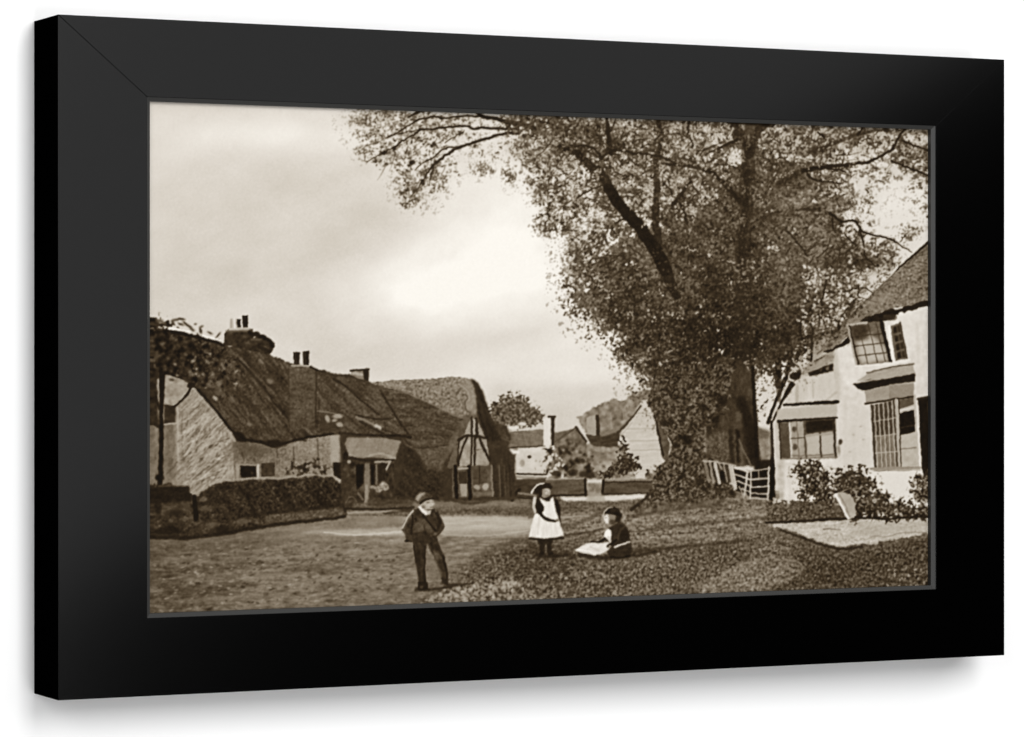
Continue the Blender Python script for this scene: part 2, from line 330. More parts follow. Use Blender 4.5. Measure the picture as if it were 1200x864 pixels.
fill([(687, 490), (698, 486), (699, 510), (688, 509)], .62, 'slate_house/chimney', tex=[(.04, 4, 6, 0)])
fill([(698, 486), (702, 486), (703, 512), (699, 514)], .16, 'slate_house/chimney')
fill([(686, 509), (700, 511), (728, 500), (727, 510), (723, 524), (700, 524), (692, 521)], .25, 'slate_house/roof', tex=[(.05, 14, 2, -8)])
fill([(703, 508), (735, 497), (728, 506), (704, 512)], .46, 'slate_house/roof', soft=.6)
fill([(690, 525), (724, 525), (738, 535), (742, 560), (690, 562)], .55, 'slate_house', soft=1, tex=[(.08, 10, 4, 10)], speck=.06, spn=SP3)
fill([(694, 531), (712, 530), (712, 540), (690, 541)], .42, 'slate_house/window', soft=1.5, alpha=.7)
# shrubs in their gardens
leaves(density([(650, 532, 12, 8, .55), (668, 530, 12, 9, .8), (676, 545, 14, 10, .9), (655, 548, 12, 9, .7), (640, 545, 10, 8, .5), (690, 545, 10, 12, .7)], 2), .34, .12, 'garden', SPC2, sp=SP3)
for x, y, r, t in [(652, 555, 5, .14), (671, 554, 6, .15), (683, 556, 5, .18), (661, 557, 3, .2), (692, 557, 6, .16)]: ell(x, y, r, r*.7, t, 'garden', 0, 1.2, .85)
ell(659, 558, 1.6, 4, .8, 'garden', 0, .8); ell(662, 561, 4, 1.2, .75, 'garden')
# tall white gable by the great tree
fill([(752, 470), (765, 467), (768, 488), (771, 510), (776, 534), (772, 548), (760, 563), (748, 560), (744, 546), (740, 534), (736, 514), (726, 509), (734, 498)], .80, 'white_gable_house', soft=.5, tex=[(.035, 30, 2.2, -3), (.03, 8, 5, 0)])
for y, x0, x1 in [(485, 745, 766), (503, 733, 769), (517, 737, 772), (528, 742, 774)]: stroke([(x0, y), (x1, y-1)], 1.1, 1.1, .62, 'white_gable_house', .7)
stroke([(724, 507), (737, 494), (751, 476)], 2.6, 2.2, .25, 'white_gable_house/roof'); stroke([(728, 510), (741, 495)], 1.4, 1.2, .62, 'white_gable_house/roof', .7)
fill([(766, 478), (772, 488), (785, 520), (782, 545), (776, 536), (770, 505)], .36, 'white_gable_house/roof', tex=[(.08, 6, 5, 40)])
stroke([(767, 484), (771, 505), (777, 534)], 2.4, 2.4, .14, 'white_gable_house/roof')
leaves(density([(731, 520, 6, 9, .42), (736, 541, 11, 8, .9), (724, 550, 12, 6, .75), (743, 549, 8, 6, .85), (714, 556, 10, 5, .7), (728, 530, 5, 7, .5)], 2), .17, .1, 'shrub#1', SPC, sp=SPF, clump=.2)
for a in range(-3, 4): stroke([(734+a, 538), (735+a*3.2, 548-abs(a))], 1.6, 1.2, .14, 'shrub#1', .6, False)
leaves(density([(766, 556, 10, 7, .85), (778, 552, 9, 9, .9)], 2), .42, .14, 'shrub#2', SPC2, sp=SP3)
# low garden walls with the gateway
fill([(603, 562), (640, 560), (640, 584), (600, 585)], .30, 'fence#2', soft=.8, tex=[(.06, 8, 4, 0)])
fill([(640, 562), (685, 561), (686, 580), (640, 581)], .37, 'garden_wall#1', tex=[(.04, 14, 2, 0)])
stroke([(640, 562), (686, 561)], 1.3, 1.3, .6, 'garden_wall#1'); stroke([(640, 581), (686, 580.5)], 2, 2, .16, 'garden_wall#1')
fill([(707, 562), (766, 561), (764, 579), (707, 580)], .36, 'garden_wall#2', tex=[(.04, 14, 2, 0)])
stroke([(707, 563), (766, 562)], 1.6, 1.6, .56, 'garden_wall#2'); stroke([(707, 565.5), (766, 564.5)], 1.2, 1.2, .2, 'garden_wall#2'); stroke([(708, 579.5), (762, 578.5)], 2, 2, .2, 'garden_wall#2')
fill([(688, 566), (706, 566), (706, 582), (688, 582)], .52, 'gateway', soft=.8, tex=[(.1, 5, 5, 0)])
stroke([(686, 562), (686, 581)], 3, 3, .12, 'gateway'); stroke([(707, 563), (706, 581)], 3, 3, .14, 'gateway')
fill([(655, 583), (690, 582), (757, 579), (755, 584), (720, 587), (660, 587)], .84, 'lane', soft=.8, tex=[(.05, 14, 2, 0)])
fill([(690, 578), (706, 578), (710, 588), (686, 588)], .6, 'lane', soft=1.2, alpha=.7)
stroke([(600, 586), (604, 579), (609, 574)], 4, 3.4, .13, 'bench'); stroke([(598, 584), (603, 576)], 1.6, 1.6, .55, 'bench', .8); stroke([(608, 578), (628, 581)], 2.4, 2, .5, 'bench'); stroke([(607, 583), (625, 585)], 2, 2, .22, 'bench')
fill([(578, 452), (775, 452), (778, 560), (578, 562)], .60, None, soft=5, alpha=.16)
# ---- row of thatched cottages on the left
thatch = [(196, 388), (215, 391), (240, 398), (262, 404), (300, 410), (318, 416), (342, 426), (372, 433), (394, 438), (412, 439), (436, 448), (470, 458), (500, 472), (520, 500), (500, 530), (470, 515), (450, 512), (400, 510), (390, 510),
          (350, 516), (330, 522), (318, 523), (278, 515), (268, 505), (240, 470), (226, 454), (214, 446), (193, 440), (178, 450), (178, 380)]
fill(thatch, .30, 'thatched_cottage/roof', rough=1.3, tex=[(.085, 36, 5, 48), (.07, 13, 2.6, 50), (.04, 5, 2, 55)], speck=.02)
# garden tree leaves over the roof end
leaves(density([(190, 400, 16, 22, 1), (195, 425, 16, 18, .95), (215, 410, 22, 16, .95), (240, 420, 22, 18, .7), (225, 436, 26, 10, .75), (182, 378, 10, 5, .7)], 2), .15, .085, 'young_tree/foliage', SPC2, sp=SP3, tfield=None)
leaves(density([(250, 425, 24, 18, .45), (262, 440, 20, 14, .35), (240, 445, 16, 8, .6)], 2), .27, .12, 'young_tree/foliage', SPC2, sp=SP3)
for p in [[(200, 388), (222, 393), (245, 399), (262, 404)], [(196, 386), (215, 391)]]: stroke(p, 4, 3.4, .09, 'thatched_cottage/roof', wob=.6)
stroke([(198, 385), (212, 387), (222, 389)], 3.4, 2.4, .9, 'sky'); stroke([(238, 393.5), (248, 396), (258, 399.5)], 2.8, 1.6, .93, 'sky')
for x, y, rx, ry, an in [(186, 376, 5, 2, -12), (191, 378, 4, 2, 20), (206, 375, 6, 1.8, -12), (213, 374, 4, 1.5, 10), (203, 379, 3, 1.8, 60), (218, 380, 5, 1.6, 40), (224, 385, 5, 2.2, 45), (236, 383, 3, 1.6, -30), (229, 380, 2, 1.5, 0), (246, 390, 3.4, 1.2, 30), (256, 393, 4, 1.3, -50), (235, 388, 3.5, 2, 70), (180, 380, 4, 2, 0), (212, 380, 4, 1.4, 25)]:
    ell(x, y, rx, ry, .2+.25*TAB[2, int(x) % 256], 'young_tree/foliage', an, .7, .85)
# lines and sags of the thatch
for p, w, t, a in [([(278, 420), (300, 444), (325, 476), (345, 500)], 2.6, .15, .85), ([(282, 420), (305, 446)], 2, .42, .7), ([(268, 466), (285, 488), (296, 502)], 3.4, .44, .7), ([(264, 460), (280, 482), (300, 508)], 2.4, .18, .7),
                   ([(246, 475), (268, 500)], 2, .42, .6), ([(300, 425), (330, 470), (340, 500)], 3, .24, .5), ([(310, 440), (322, 448)], 4, .42, .5), ([(318, 440), (332, 470)], 5, .33, .5), ([(292, 434), (312, 462)], 5, .25, .5),
                   ([(280, 470), (300, 478), (322, 510)], 3, .24, .55), ([(300, 490), (316, 515)], 3, .36, .5), ([(255, 440), (275, 470)], 5, .34, .4)]:
    stroke(p, w, w*.7, t, 'thatched_cottage/roof', a, soft=.8, wob=.8)
for x, y, r, t in [(252, 467, 3, .7), (272, 468, 4, .42), (256, 450, 4, .45), (306, 424, 3, .5), (316, 447, 4, .5), (298, 472, 3, .45), (292, 497, 3, .5), (205, 427, 2.5, .6), (224, 438, 4, .5), (208, 440, 2, .6), (245, 452, 4, .44), (255, 460, 4, .38)]: ell(x, y, r, r*.7, t, 'thatched_cottage/roof', 40, 1, .75)
fill([(433, 450), (476, 447), (550, 446), (558, 470), (560, 492), (540, 500), (480, 480)], .46, 'long_cottage/roof')
# tiled roofs further along the row
fill([(371, 433), (394, 438), (412, 439), (436, 448), (470, 459), (492, 468), (512, 478), (534, 489), (545, 492), (541, 506), (530, 523), (486, 524), (450, 512), (400, 510), (372, 505)], .335, 'tiled_cottage/roof', tex=[(.06, 28, 4, 42), (.05, 10, 2, 38)], speck=.02)
fill([(436, 452), (470, 459), (492, 468), (512, 478), (534, 489), (545, 492), (541, 506), (530, 523), (486, 524), (466, 500), (450, 470)], .335, 'long_cottage/roof', tex=[(.06, 30, 2.6, 4), (.055, 9, 2, 10)], speck=.02)
fill([(433, 450), (452, 456), (476, 459), (500, 471), (472, 457), (455, 456)], .4, 'long_cottage/roof', soft=1, alpha=.5)
fill([(484, 524), (530, 522), (526, 540), (524, 552), (500, 549), (470, 560), (455, 560)], .375, 'long_cottage/roof', soft=1, tex=[(.03, 16, 2, 2)], speck=.02)
stroke([(440, 500), (470, 512), (488, 525), (530, 521)], 2, 1.6, .22, 'long_cottage/roof', .7, soft=.8)
fill([(470, 516), (484, 525), (500, 548), (524, 551), (526, 575), (530, 586), (470, 588), (455, 585), (452, 548), (464, 538)], .23, 'long_cottage', soft=1.6, tex=[(.06, 14, 4, 40), (.03, 5, 2, 0)], speck=.02)
for p, w, t, a in [([(391, 444), (408, 455), (424, 470), (444, 486)], 2.8, .17, .8), ([(448, 462), (460, 482), (474, 503), (482, 512)], 2.6, .17, .8), ([(446, 458), (450, 466)], 2, .2, .7), ([(420, 487), (440, 491), (458, 491)], 2, .17, .8),
                   ([(418, 489), (434, 496), (446, 503)], 3, .58, .7), ([(422, 494), (440, 504), (450, 508)], 2, .18, .8), ([(390, 486), (404, 480), (420, 478)], 2, .42, .5), ([(400, 495), (420, 500)], 4, .38, .5), ([(372, 434), (390, 440), (410, 441), (432, 449)], 2, .2, .6),
                   ([(452, 505), (450, 495)], 2.4, .22, .7), ([(430, 455), (450, 470), (460, 485)], 3, .40, .4), ([(374, 470), (372, 500)], 2, .2, .6)]:
    stroke(p, w, w*.75, t, 'tiled_cottage/roof', a, soft=.7)
fill([(441, 497), (447, 501), (446, 504), (438, 499)], .72, 'tiled_cottage/dormer#2', soft=.6)
fill([(374, 484), (387, 483), (396, 480), (404, 488), (402, 505), (376, 506)], .30, 'tiled_cottage/dormer#1', soft=.6)
stroke([(372, 482), (388, 484), (400, 488)], 1.6, 1.2, .5, 'tiled_cottage/dormer#1', .8)
for x, y, rx, ry, an in [(384, 491, 2.6, 4.5, -25), (396, 488, 6, 2.6, -8), (398, 498, 4, 2.6, 20), (392, 493, 3, 1.6, 0)]: ell(x, y, rx, ry, .64, 'tiled_cottage/dormer#1', an, .8, .85)
# sunlit end roof of the row and its hipped gable
fill([(433, 448), (455, 446), (476, 445), (508, 444), (528, 442), (540, 442), (548, 443.5), (554, 447), (558, 454), (562, 475), (561, 488), (547, 489), (530, 486), (512, 476), (492, 467), (474, 458), (452, 455)], .50, 'long_cottage/roof', rough=.6, tex=[(.045, 5, 3, 60), (.04, 14, 5, 20)], speck=.045)
fill([(546, 446), (556, 449), (561, 472), (563, 488), (551, 488), (545, 480)], .56, 'long_cottage/roof', soft=1.5, alpha=.7, tex=[(.06, 5, 4, 80)])
for p, w, t in [([(545, 462), (548, 466), (545, 472), (546, 480), (551, 484)], 2, .33), ([(540, 452), (547, 458), (550, 466)], 2, .62), ([(539, 456), (535, 462)], 2.4, .34)]: stroke(p, w, w, t, 'long_cottage/roof', .7, soft=.7)
fill([(584, 498), (594, 500), (598, 515), (590, 530)], .30, 'long_cottage/roof', soft=1.2, tex=[(.08, 5, 4, 50)])
fill([(574, 490), (584, 496), (594, 499), (599, 515), (590, 535), (574, 530)], .30, 'long_cottage/roof', soft=1.2, tex=[(.08, 5, 4, 50)])
fill([(512, 554), (521, 532), (528, 514), (546, 486), (562, 485), (578, 542)], .40, 'long_cottage/roof', soft=1.2, tex=[(.05, 5, 3, 70)])
fill([(550, 443.5), (556, 445.5), (561, 450), (566, 459), (571, 475), (577, 493), (584, 508), (589, 518), (588, 540), (576, 540), (568, 514), (563, 498), (559, 486), (558, 464), (555, 452)], .20, 'long_cottage/roof', soft=1.0, tex=[(.07, 16, 3, 66)]); stroke([(557, 450), (561, 464), (566, 486), (572, 508)], 3, 3, .27, 'long_cottage/roof', .5, soft=1.2)
# timber-framed gable end
gab = [(552, 490), (558, 490), (565, 505), (570, 515), (574, 540), (573, 546), (534, 548), (536, 530), (538, 520), (543, 512)]
fill([(519, 545), (536, 520), (592, 516), (604, 540), (604, 586), (520, 588)], .27, 'long_cottage', soft=1)
fill(gab, .60, 'long_cottage/timber_gable', tex=[(.08, 5, 4, 70)])
fill([(532, 524), (538, 520), (536, 545), (528, 550), (524, 547)], .40, 'long_cottage/timber_gable')
for p, w in [([(553, 489), (553, 512)], 2.4), ([(558, 491), (559, 512)], 3.4), ([(537, 516), (546, 511), (560, 511), (570, 514)], 2.8), ([(553, 512), (552, 545)], 2), ([(556.5, 512), (556, 545)], 2.6), ([(548, 512), (541, 528), (537, 545)], 2.6), ([(562, 514), (568, 528), (574, 540)], 3), ([(538, 516), (536, 545)], 1.4)]:
    stroke(p, w*1.1, w, .17, 'long_cottage/timber_gable', .92, soft=.5)
stroke([(556, 492), (555.5, 508)], 1.6, 1.6, .7, 'long_cottage/timber_gable', .8)
stroke([(556, 528), (564, 526)], 1.5, 1.2, .34, 'long_cottage/timber_gable', .7)
fill([(530, 547), (576, 545), (578, 582), (530, 584)], .37, 'long_cottage', soft=.6, tex=[(.06, 4, 10, 0)])
stroke([(533.5, 547), (535, 583)], 4, 4, .08, 'long_cottage/door'); stroke([(549.5, 547), (551, 584)], 4, 4, .08, 'long_cottage/door')
fill([(537, 553), (547, 553), (547, 567), (538, 567)], .25, 'long_cottage/door'); fill([(539, 567), (548, 567), (547, 582), (540, 582)], .58, 'long_cottage/door', soft=.5)
stroke([(538, 549), (548, 549)], 2.4, 2.4, .62, 'long_cottage/door')
fill([(554, 548), (571, 546), (571, 566), (555, 568)], .34, 'long_cottage/window', tex=[(.04, 4, 3, 0)]); stroke([(562, 548), (562, 567)], 1, 1, .2, 'long_cottage/window')
ell(559, 571, 4, 2.8, .58, 'long_cottage', 0, .8); ell(569, 570, 3.4, 4, .62, 'long_cottage', 20, .8); stroke([(556, 579), (578, 578)], 4, 4, .45, 'long_cottage', .8)
fill([(577, 540), (602, 534), (604, 583), (580, 585)], .27, 'fence#1', tex=[(.07, 2.6, 30, 0)])
for x, t in [(576, .55), (585, .42), (591, .36), (597, .2)]: stroke([(x, 546), (x+1.5, 582)], 2, 2, t, 'fence#1', .7)
stroke([(530, 586), (552, 590), (585, 584), (604, 584)], 3.5, 3, .3, 'road', .8, soft=1)
# chimneys
fill([(262, 404), (263, 391), (268, 385), (290, 384), (297, 386), (297, 397), (305, 392), (311, 395), (322, 402), (320, 410), (316, 416), (296, 412)], .25, 'thatched_cottage/chimney', rough=.5, tex=[(.09, 5, 4, 0)], speck=.03, spn=SP3)
stroke([(265, 388), (290, 388)], 2, 2, .45, 'thatched_cottage/chimney', .8); stroke([(295, 398), (314, 397)], 3, 2, .40, 'thatched_cottage/chimney', .7)
stroke([(292, 390), (304, 394), (312, 397), (320, 405)], 4.5, 4, .1, 'thatched_cottage/chimney', wob=.8); stroke([(303, 406), (316, 412)], 4, 4, .14, 'thatched_cottage/chimney'); ell(300, 392, 5, 3, .13, 'thatched_cottage/chimney')
fill([(270, 374), (278, 373), (279, 386), (269, 386)], .72, 'thatched_cottage/chimney'); stroke([(271, 374), (271, 384)], 1.4, 1.4, .55, 'thatched_cottage/chimney', .8); stroke([(275, 374), (275, 384)], 2, 2, .88, 'thatched_cottage/chimney')
fill([(277.5, 374), (282, 374), (282, 384), (278, 384)], .1, 'thatched_cottage/chimney'); fill([(283.5, 370), (290.5, 369.5), (290.5, 384), (284.5, 384)], .13, 'thatched_cottage/chimney')
stroke([(269, 386), (291, 385.5)], 2.4, 2.4, .78, 'thatched_cottage/chimney', .8)
fill([(338, 430), (352, 428), (366, 430), (371, 436), (370, 500), (340, 505), (338, 470)], .36, 'tiled_cottage/chimney#1', soft=.7, tex=[(.045, 10, 2, 0), (.04, 5, 20, 0)], speck=.018)
stroke([(338.5, 432), (339, 500)], 1.4, 1.4, .26, 'tiled_cottage/chimney#1', .6); stroke([(370.5, 434), (370, 500)], 1.8, 1.8, .22, 'tiled_cottage/chimney#1', .7); stroke([(354, 436), (354, 495)], 1.2, 1, .32, 'tiled_cottage/chimney#1', .6)
fill([(343.5, 413), (351.5, 412.5), (351, 427), (344.5, 427)], .15, 'tiled_cottage/chimney#1', tex=[(.05, 2, 12, 0)]); fill([(355, 412), (362.5, 411.5), (362, 428), (355.5, 428)], .15, 'tiled_cottage/chimney#1', tex=[(.05, 2, 12, 0)])
stroke([(346, 413), (346.5, 426)], 1, 1, .4, 'tiled_cottage/chimney#1', .6); stroke([(357.5, 413), (358, 426)], 1, 1, .42, 'tiled_cottage/chimney#1', .6)
stroke([(342, 428.5), (364, 429)], 2, 2, .66, 'tiled_cottage/chimney#1', .8); stroke([(364, 430), (372, 434)], 2.6, 2, .12, 'tiled_cottage/chimney#1')
fill([(411, 434), (431, 432.5), (432, 446), (425, 445), (412, 440)], .5, 'tiled_cottage/chimney#2'); stroke([(411, 434.5), (432, 433)], 2.4, 2.4, .2, 'tiled_cottage/chimney#2'); fill([(425.5, 434), (432, 433), (432, 447), (426, 445)], .17, 'tiled_cottage/chimney#2')
stroke([(414, 437.5), (424, 439)], 3, 3, .7, 'tiled_cottage/chimney#2', .7)
# cottage walls under the eaves
fill([(270, 508), (278, 515), (318, 523), (332, 522), (350, 516), (390, 510), (402, 510), (404, 560), (330, 564), (272, 566)], .44, 'thatched_cottage', tex=[(.05, 12, 10, 30)], speck=.025, grad=(280, 530, 385, 530, .53))
fill([(274, 512), (300, 520), (320, 526), (320, 534), (274, 530)], .33, 'thatched_cottage', soft=3, alpha=.6)
fill([(387, 510), (399, 510), (400, 541), (388, 541)], .61, 'thatched_cottage', soft=.6)
for p in [[(344, 524), (344, 545)], [(372, 514), (374, 552)], [(350, 516), (360, 515)], [(324, 526), (325, 536)], [(284, 532), (286, 540)], [(297, 537), (300, 542)]]: stroke(p, 2, 1.5, .33, 'thatched_cottage', .7, soft=.7)
stroke([(351, 514), (358, 517)], 3, 2, .17, 'thatched_cottage/roof', .8)
leaves(density([(350, 552, 12, 6, .6), (365, 547, 14, 8, .6), (378, 552, 10, 5, .6), (343, 545, 4, 6, .5)], 2), .27, .1, 'climber', SPC2, sp=SP3)
stroke([(268, 503), (274, 510), (284, 515), (305, 518), (318, 522), (330, 521), (350, 515), (372, 511), (390, 509)], 4, 2.2, .1, 'thatched_cottage/roof', soft=.7); ell(280, 512, 9, 5, .1, 'thatched_cottage/roof', 25, 1)
ell(322, 520, 12, 4, .14, 'thatched_cottage/roof', 5, 1.4)
stroke([(398, 508), (420, 510), (450, 511), (470, 511), (481, 513)], 3, 3, .13, 'tiled_cottage/roof', soft=.8)
fill([(282, 546), (300, 546), (300, 560), (282, 560)], .07, 'thatched_cottage/window#1'); ell(295, 555, 2, 2, .35, 'thatched_cottage/window#1', alpha=.6)
fill([(306, 543), (322, 542), (322, 558), (306, 559)], .28, 'thatched_cottage/window#2', tex=[(.08, 4, 4, 0)])
stroke([(302.5, 545), (302, 561)], 2.6, 2.6, .72, 'thatched_cottage/window#1'); stroke([(278, 545), (278.5, 560)], 4, 4, .6, 'thatched_cottage/window#1', .8); stroke([(281, 545), (300, 545)], 1.2, 1.2, .55, 'thatched_cottage/window#1')
fill([(390, 542), (400, 542), (400, 562), (391, 558)], .13, 'thatched_cottage/window#3'); stroke([(401, 538), (402, 562)], 2.4, 2.4, .58, 'thatched_cottage/window#3', .8)
# end gable of the first cottage
fill([(192, 438), (214, 445), (223, 453), (207, 474), (192, 476)], .58, 'thatched_cottage/gable', tex=[(.05, 8, 6, 0)], speck=.03, spn=SP3)
fill([(176, 490), (206, 495), (206, 478), (226, 456), (232, 458), (245, 474), (267, 498), (272, 508), (275, 562), (255, 566), (238, 580), (222, 584), (176, 574)], .57, 'thatched_cottage/gable', tex=[(.085, 22, 3, -42), (.05, 9, 1.8, -42)], speck=.018)
fill([(176, 494), (206, 497), (206, 566), (176, 572)], .42, 'thatched_cottage/gable', soft=2, alpha=.75, tex=[(.07, 3, 14, 0)])
fill([(192, 474), (206, 476), (206, 496), (192, 497)], .24, 'thatched_cottage/gable', soft=.6, tex=[(.07, 5, 4, 0)]); stroke([(192, 497.5), (207, 496)], 1.6, 1.6, .66, 'thatched_cottage/gable')
ell(201, 445, 3, 2, .35, 'thatched_cottage/gable', 0, 1)
for p, w, t, a in [([(216, 535), (232, 510), (245, 488)], 2, .72, .7), ([(220, 541), (240, 515), (254, 497)], 1.6, .36, .7), ([(212, 500), (214, 530), (212, 535)], 1.6, .4, .6), ([(222, 540), (245, 525), (262, 505)], 2, .68, .5), ([(208, 478), (208, 540)], 2.2, .7, .6), ([(213, 478), (213, 520)], 1.4, .42, .6),
                   ([(196, 555), (213, 536), (222, 522)], 1.8, .34, .6), ([(225, 558), (245, 540), (262, 532)], 2, .42, .5), ([(240, 552), (262, 540)], 2, .40, .5), ([(230, 565), (255, 556)], 2, .38, .5), ([(262, 530), (266, 548)], 2, .42, .5), ([(232, 470), (242, 478)], 1.5, .42, .5)]:
    stroke(p, w, w*.7, t, 'thatched_cottage/gable', a, soft=.7, wob=.6)
gg = np.random.default_rng(77)
for k in range(80):
    x = 210+gg.random()*58; y = 470+gg.random()*100
    if y < 462+abs(x-228)*1.05 or y > 590-abs(x-226)*.6: continue
    l = 4+12*gg.random(); stroke([(x-l*.37, y+l*.34), (x+l*.37, y-l*.34)], 1.6, 1, (.36 if gg.random() < .5 else .74), 'thatched_cottage/gable', .55, False, .6)
scatter(70, [(214, 490), (245, 480), (268, 510), (270, 555), (240, 570), (214, 560)], .9, (.3, .42), 'thatched_cottage/gable', 21, -40, 2.6, .6)
scatter(60, [(214, 490), (245, 480), (268, 510), (270, 555), (240, 570), (214, 560)], 1, (.68, .82), 'thatched_cottage/gable', 22, -40, 2, .5)
stroke([(225, 453), (216, 466), (205, 477)], 3, 2.6, .1, 'thatched_cottage/roof'); stroke([(232, 457), (247, 474), (268, 500), (274, 508)], 3.4, 3, .1, 'thatched_cottage/roof'); ell(224, 452, 5, 3.5, .14, 'thatched_cottage/roof')
stroke([(270, 508), (275, 516)], 4, 4, .62, 'thatched_cottage/gable', .8)
# trunk of the young tree at the left edge
stroke([(188.5, 432), (189, 470), (189, 520), (188, 560), (187, 578)], 4, 6, .06, 'young_tree/trunk'); stroke([(192, 438), (191, 460), (189, 490)], 3, 3.5, .08, 'young_tree/trunk')
stroke([(179, 450), (183, 466), (187, 480)], 2.4, 2.6, .1, 'young_tree/trunk'); ell(187, 560, 5, 4, .07, 'young_tree/trunk', 0, 1); stroke([(186, 500), (176, 492)], 4, 6, .12, 'young_tree/trunk', .8)
fill([(168, 436), (184, 436), (187, 497), (168, 497)], .19, 'young_tree/foliage', soft=1.5, tex=[(.12, 5, 7, 0)])
# ---- hedges, garden bank and wall in front of the cottages
fill([(168, 570), (200, 566), (230, 582), (252, 566), (275, 563), (330, 561), (370, 558), (392, 560), (402, 567), (410, 578), (406, 606), (310, 618), (270, 625), (168, 632)], .25, 'hedge', rough=2, tex=[(.07, 12, 6, 60), (.06, 5, 3, 40)], speck=.05, spn=SPF)
fill([(252, 568), (330, 564), (390, 562), (404, 572), (402, 592), (330, 600), (262, 604), (244, 588)], .185, 'hedge', soft=3, alpha=.6, tex=[(.10, 12, 3, 58), (.05, 4, 2, 50)], speck=.05, spn=SPF)
for p in [[(262, 572), (290, 600)], [(310, 564), (322, 580)], [(340, 566), (360, 590)], [(300, 570), (330, 600)], [(352, 562), (372, 596)], [(370, 562), (392, 592)], [(382, 562), (398, 585)]]: stroke(p, 1.6, 1, .42, 'hedge', .45, soft=.7, wob=.8)
for p in [[(285, 575), (300, 605)], [(330, 575), (346, 600)], [(360, 572), (378, 592)], [(378, 590), (396, 596)]]: stroke(p, 5, 3, .1, 'hedge', .6, soft=1.5, wob=.8)
stroke([(250, 566), (275, 562.5), (330, 560), (352, 558), (372, 557), (390, 559), (402, 567)], 2.6, 2.2, .62, 'hedge', .8, soft=.9, wob=.9)
fill([(310, 604), (360, 598), (400, 594), (405, 606), (330, 614), (312, 616)], .37, 'hedge', soft=1.6, tex=[(.05, 10, 4, -8)], speck=.03)
stroke([(280, 606), (320, 601), (360, 597), (398, 592)], 2.4, 3.4, .14, 'hedge', .6, soft=1.4)
stroke([(178, 629), (220, 630), (270, 624), (310, 617), (350, 612), (404, 606)], 5, 3, .12, 'hedge', .9, soft=1.2, wob=.6)
fill([(178, 571), (222, 570), (223, 588), (178, 590)], .13, 'garden_wall#3', soft=.7, tex=[(.05, 6, 4, 0)]); stroke([(186, 570), (220, 569.5)], 1.6, 1.6, .34, 'garden_wall#3', .7)
fill([(180, 592), (222, 588), (225, 600), (180, 606)], .33, 'garden_wall#3', soft=2, tex=[(.09, 8, 4, 0)]); fill([(180, 606), (222, 606), (260, 612), (250, 626), (180, 628)], .27, 'garden_wall#3', soft=2, tex=[(.1, 8, 4, 0)], speck=.03)
for x, y, rx, ry, t in [(205, 601, 10, 3.5, .15), (196, 622, 16, 4.5, .08), (248, 615, 9, 3, .38), (284, 611, 9, 4, .42), (240, 596, 8, 3, .4), (238, 586, 5, 4, .44), (222, 607, 10, 2.2, .4), (270, 603, 8, 3, .28), (262, 620, 10, 4, .12), (300, 610, 6, 3, .34), (236, 590, 7, 2, .14), (247, 578, 6, 3, .14), (262, 572, 8, 3, .14), (185, 595, 4, 8, .12)]: ell(x, y, rx, ry, t, 'garden_wall#3' if x < 260 and y > 588 else 'hedge', -5, 1.4, .75)
stroke([(227.5, 582), (229, 596), (230, 608)], 4.6, 6, .07, 'post')
# porch
fill([(398, 507), (420, 510), (472, 513), (474, 545), (460, 588), (400, 590)], .27, 'porch', soft=1)
fill([(406, 513), (448, 513), (470, 517), (463, 539), (433, 536), (408, 534), (404, 520)], .53, 'porch/roof', soft=.5, tex=[(.035, 5, 20, 20)])
stroke([(408, 533), (425, 536), (445, 532), (463, 537)], 2, 2.6, .64, 'porch/roof', .6)
fill([(402, 530), (410, 536), (416, 540), (462, 540), (460, 585), (408, 590), (402, 570)], .26, 'porch', soft=.6, tex=[(.07, 4, 8, 0)], speck=.04, spn=SP3)
stroke([(411, 537), (436, 540), (462, 539)], 3, 2.4, .16, 'porch', .9)
fill([(417, 545), (426, 544), (426, 566), (418, 575)], .05, 'porch/doorway'); fill([(434, 545), (438.5, 545), (438.5, 568), (435, 568)], .09, 'porch/doorway'); fill([(443, 545), (452, 544), (451, 563), (444, 564)], .19, 'porch/window')
fill([(427, 543), (433, 543), (434, 568), (431, 590), (427, 590)], .47, 'porch', soft=.5); stroke([(429.5, 570), (429, 588)], 3.6, 3.4, .55, 'porch'); stroke([(441, 545), (441.5, 567)], 2.4, 2.4, .44, 'porch')
stroke([(440, 541.5), (457, 541)], 2.6, 2.6, .56, 'porch'); stroke([(457, 541), (453, 550)], 3, 2, .62, 'porch')
for x, y, rx, ry in [(437, 571, 3.5, 2.4), (444, 573, 5, 4), (452, 571, 4, 4), (449, 568, 4, 3)]: ell(x, y, rx, ry, .6, 'flowers', 0, 1, .85, .05)
ell(405, 534, 3.2, 5, .13, 'porch', 10, .8); ell(409, 541, 2.4, 2, .6, 'porch'); 
fill([(402, 560), (412, 560), (424, 585), (412, 595), (404, 592)], .28, 'shrub#3', soft=1.5, tex=[(.08, 5, 5, 0)]); stroke([(405, 590), (408, 584), (414, 583), (418, 588)], 1.6, 1.6, .45, 'shrub#3', .6); stroke([(420, 578), (425, 586)], 2.6, 2.6, .5, 'shrub#3', .7)
stroke([(404, 596), (440, 597), (484, 595)], 3, 2.6, .15, 'road', .8, soft=1); fill([(430, 586), (482, 585), (484, 593), (430, 594)], .32, 'shrub#3', soft=1.5, tex=[(.05, 12, 2, 0)])
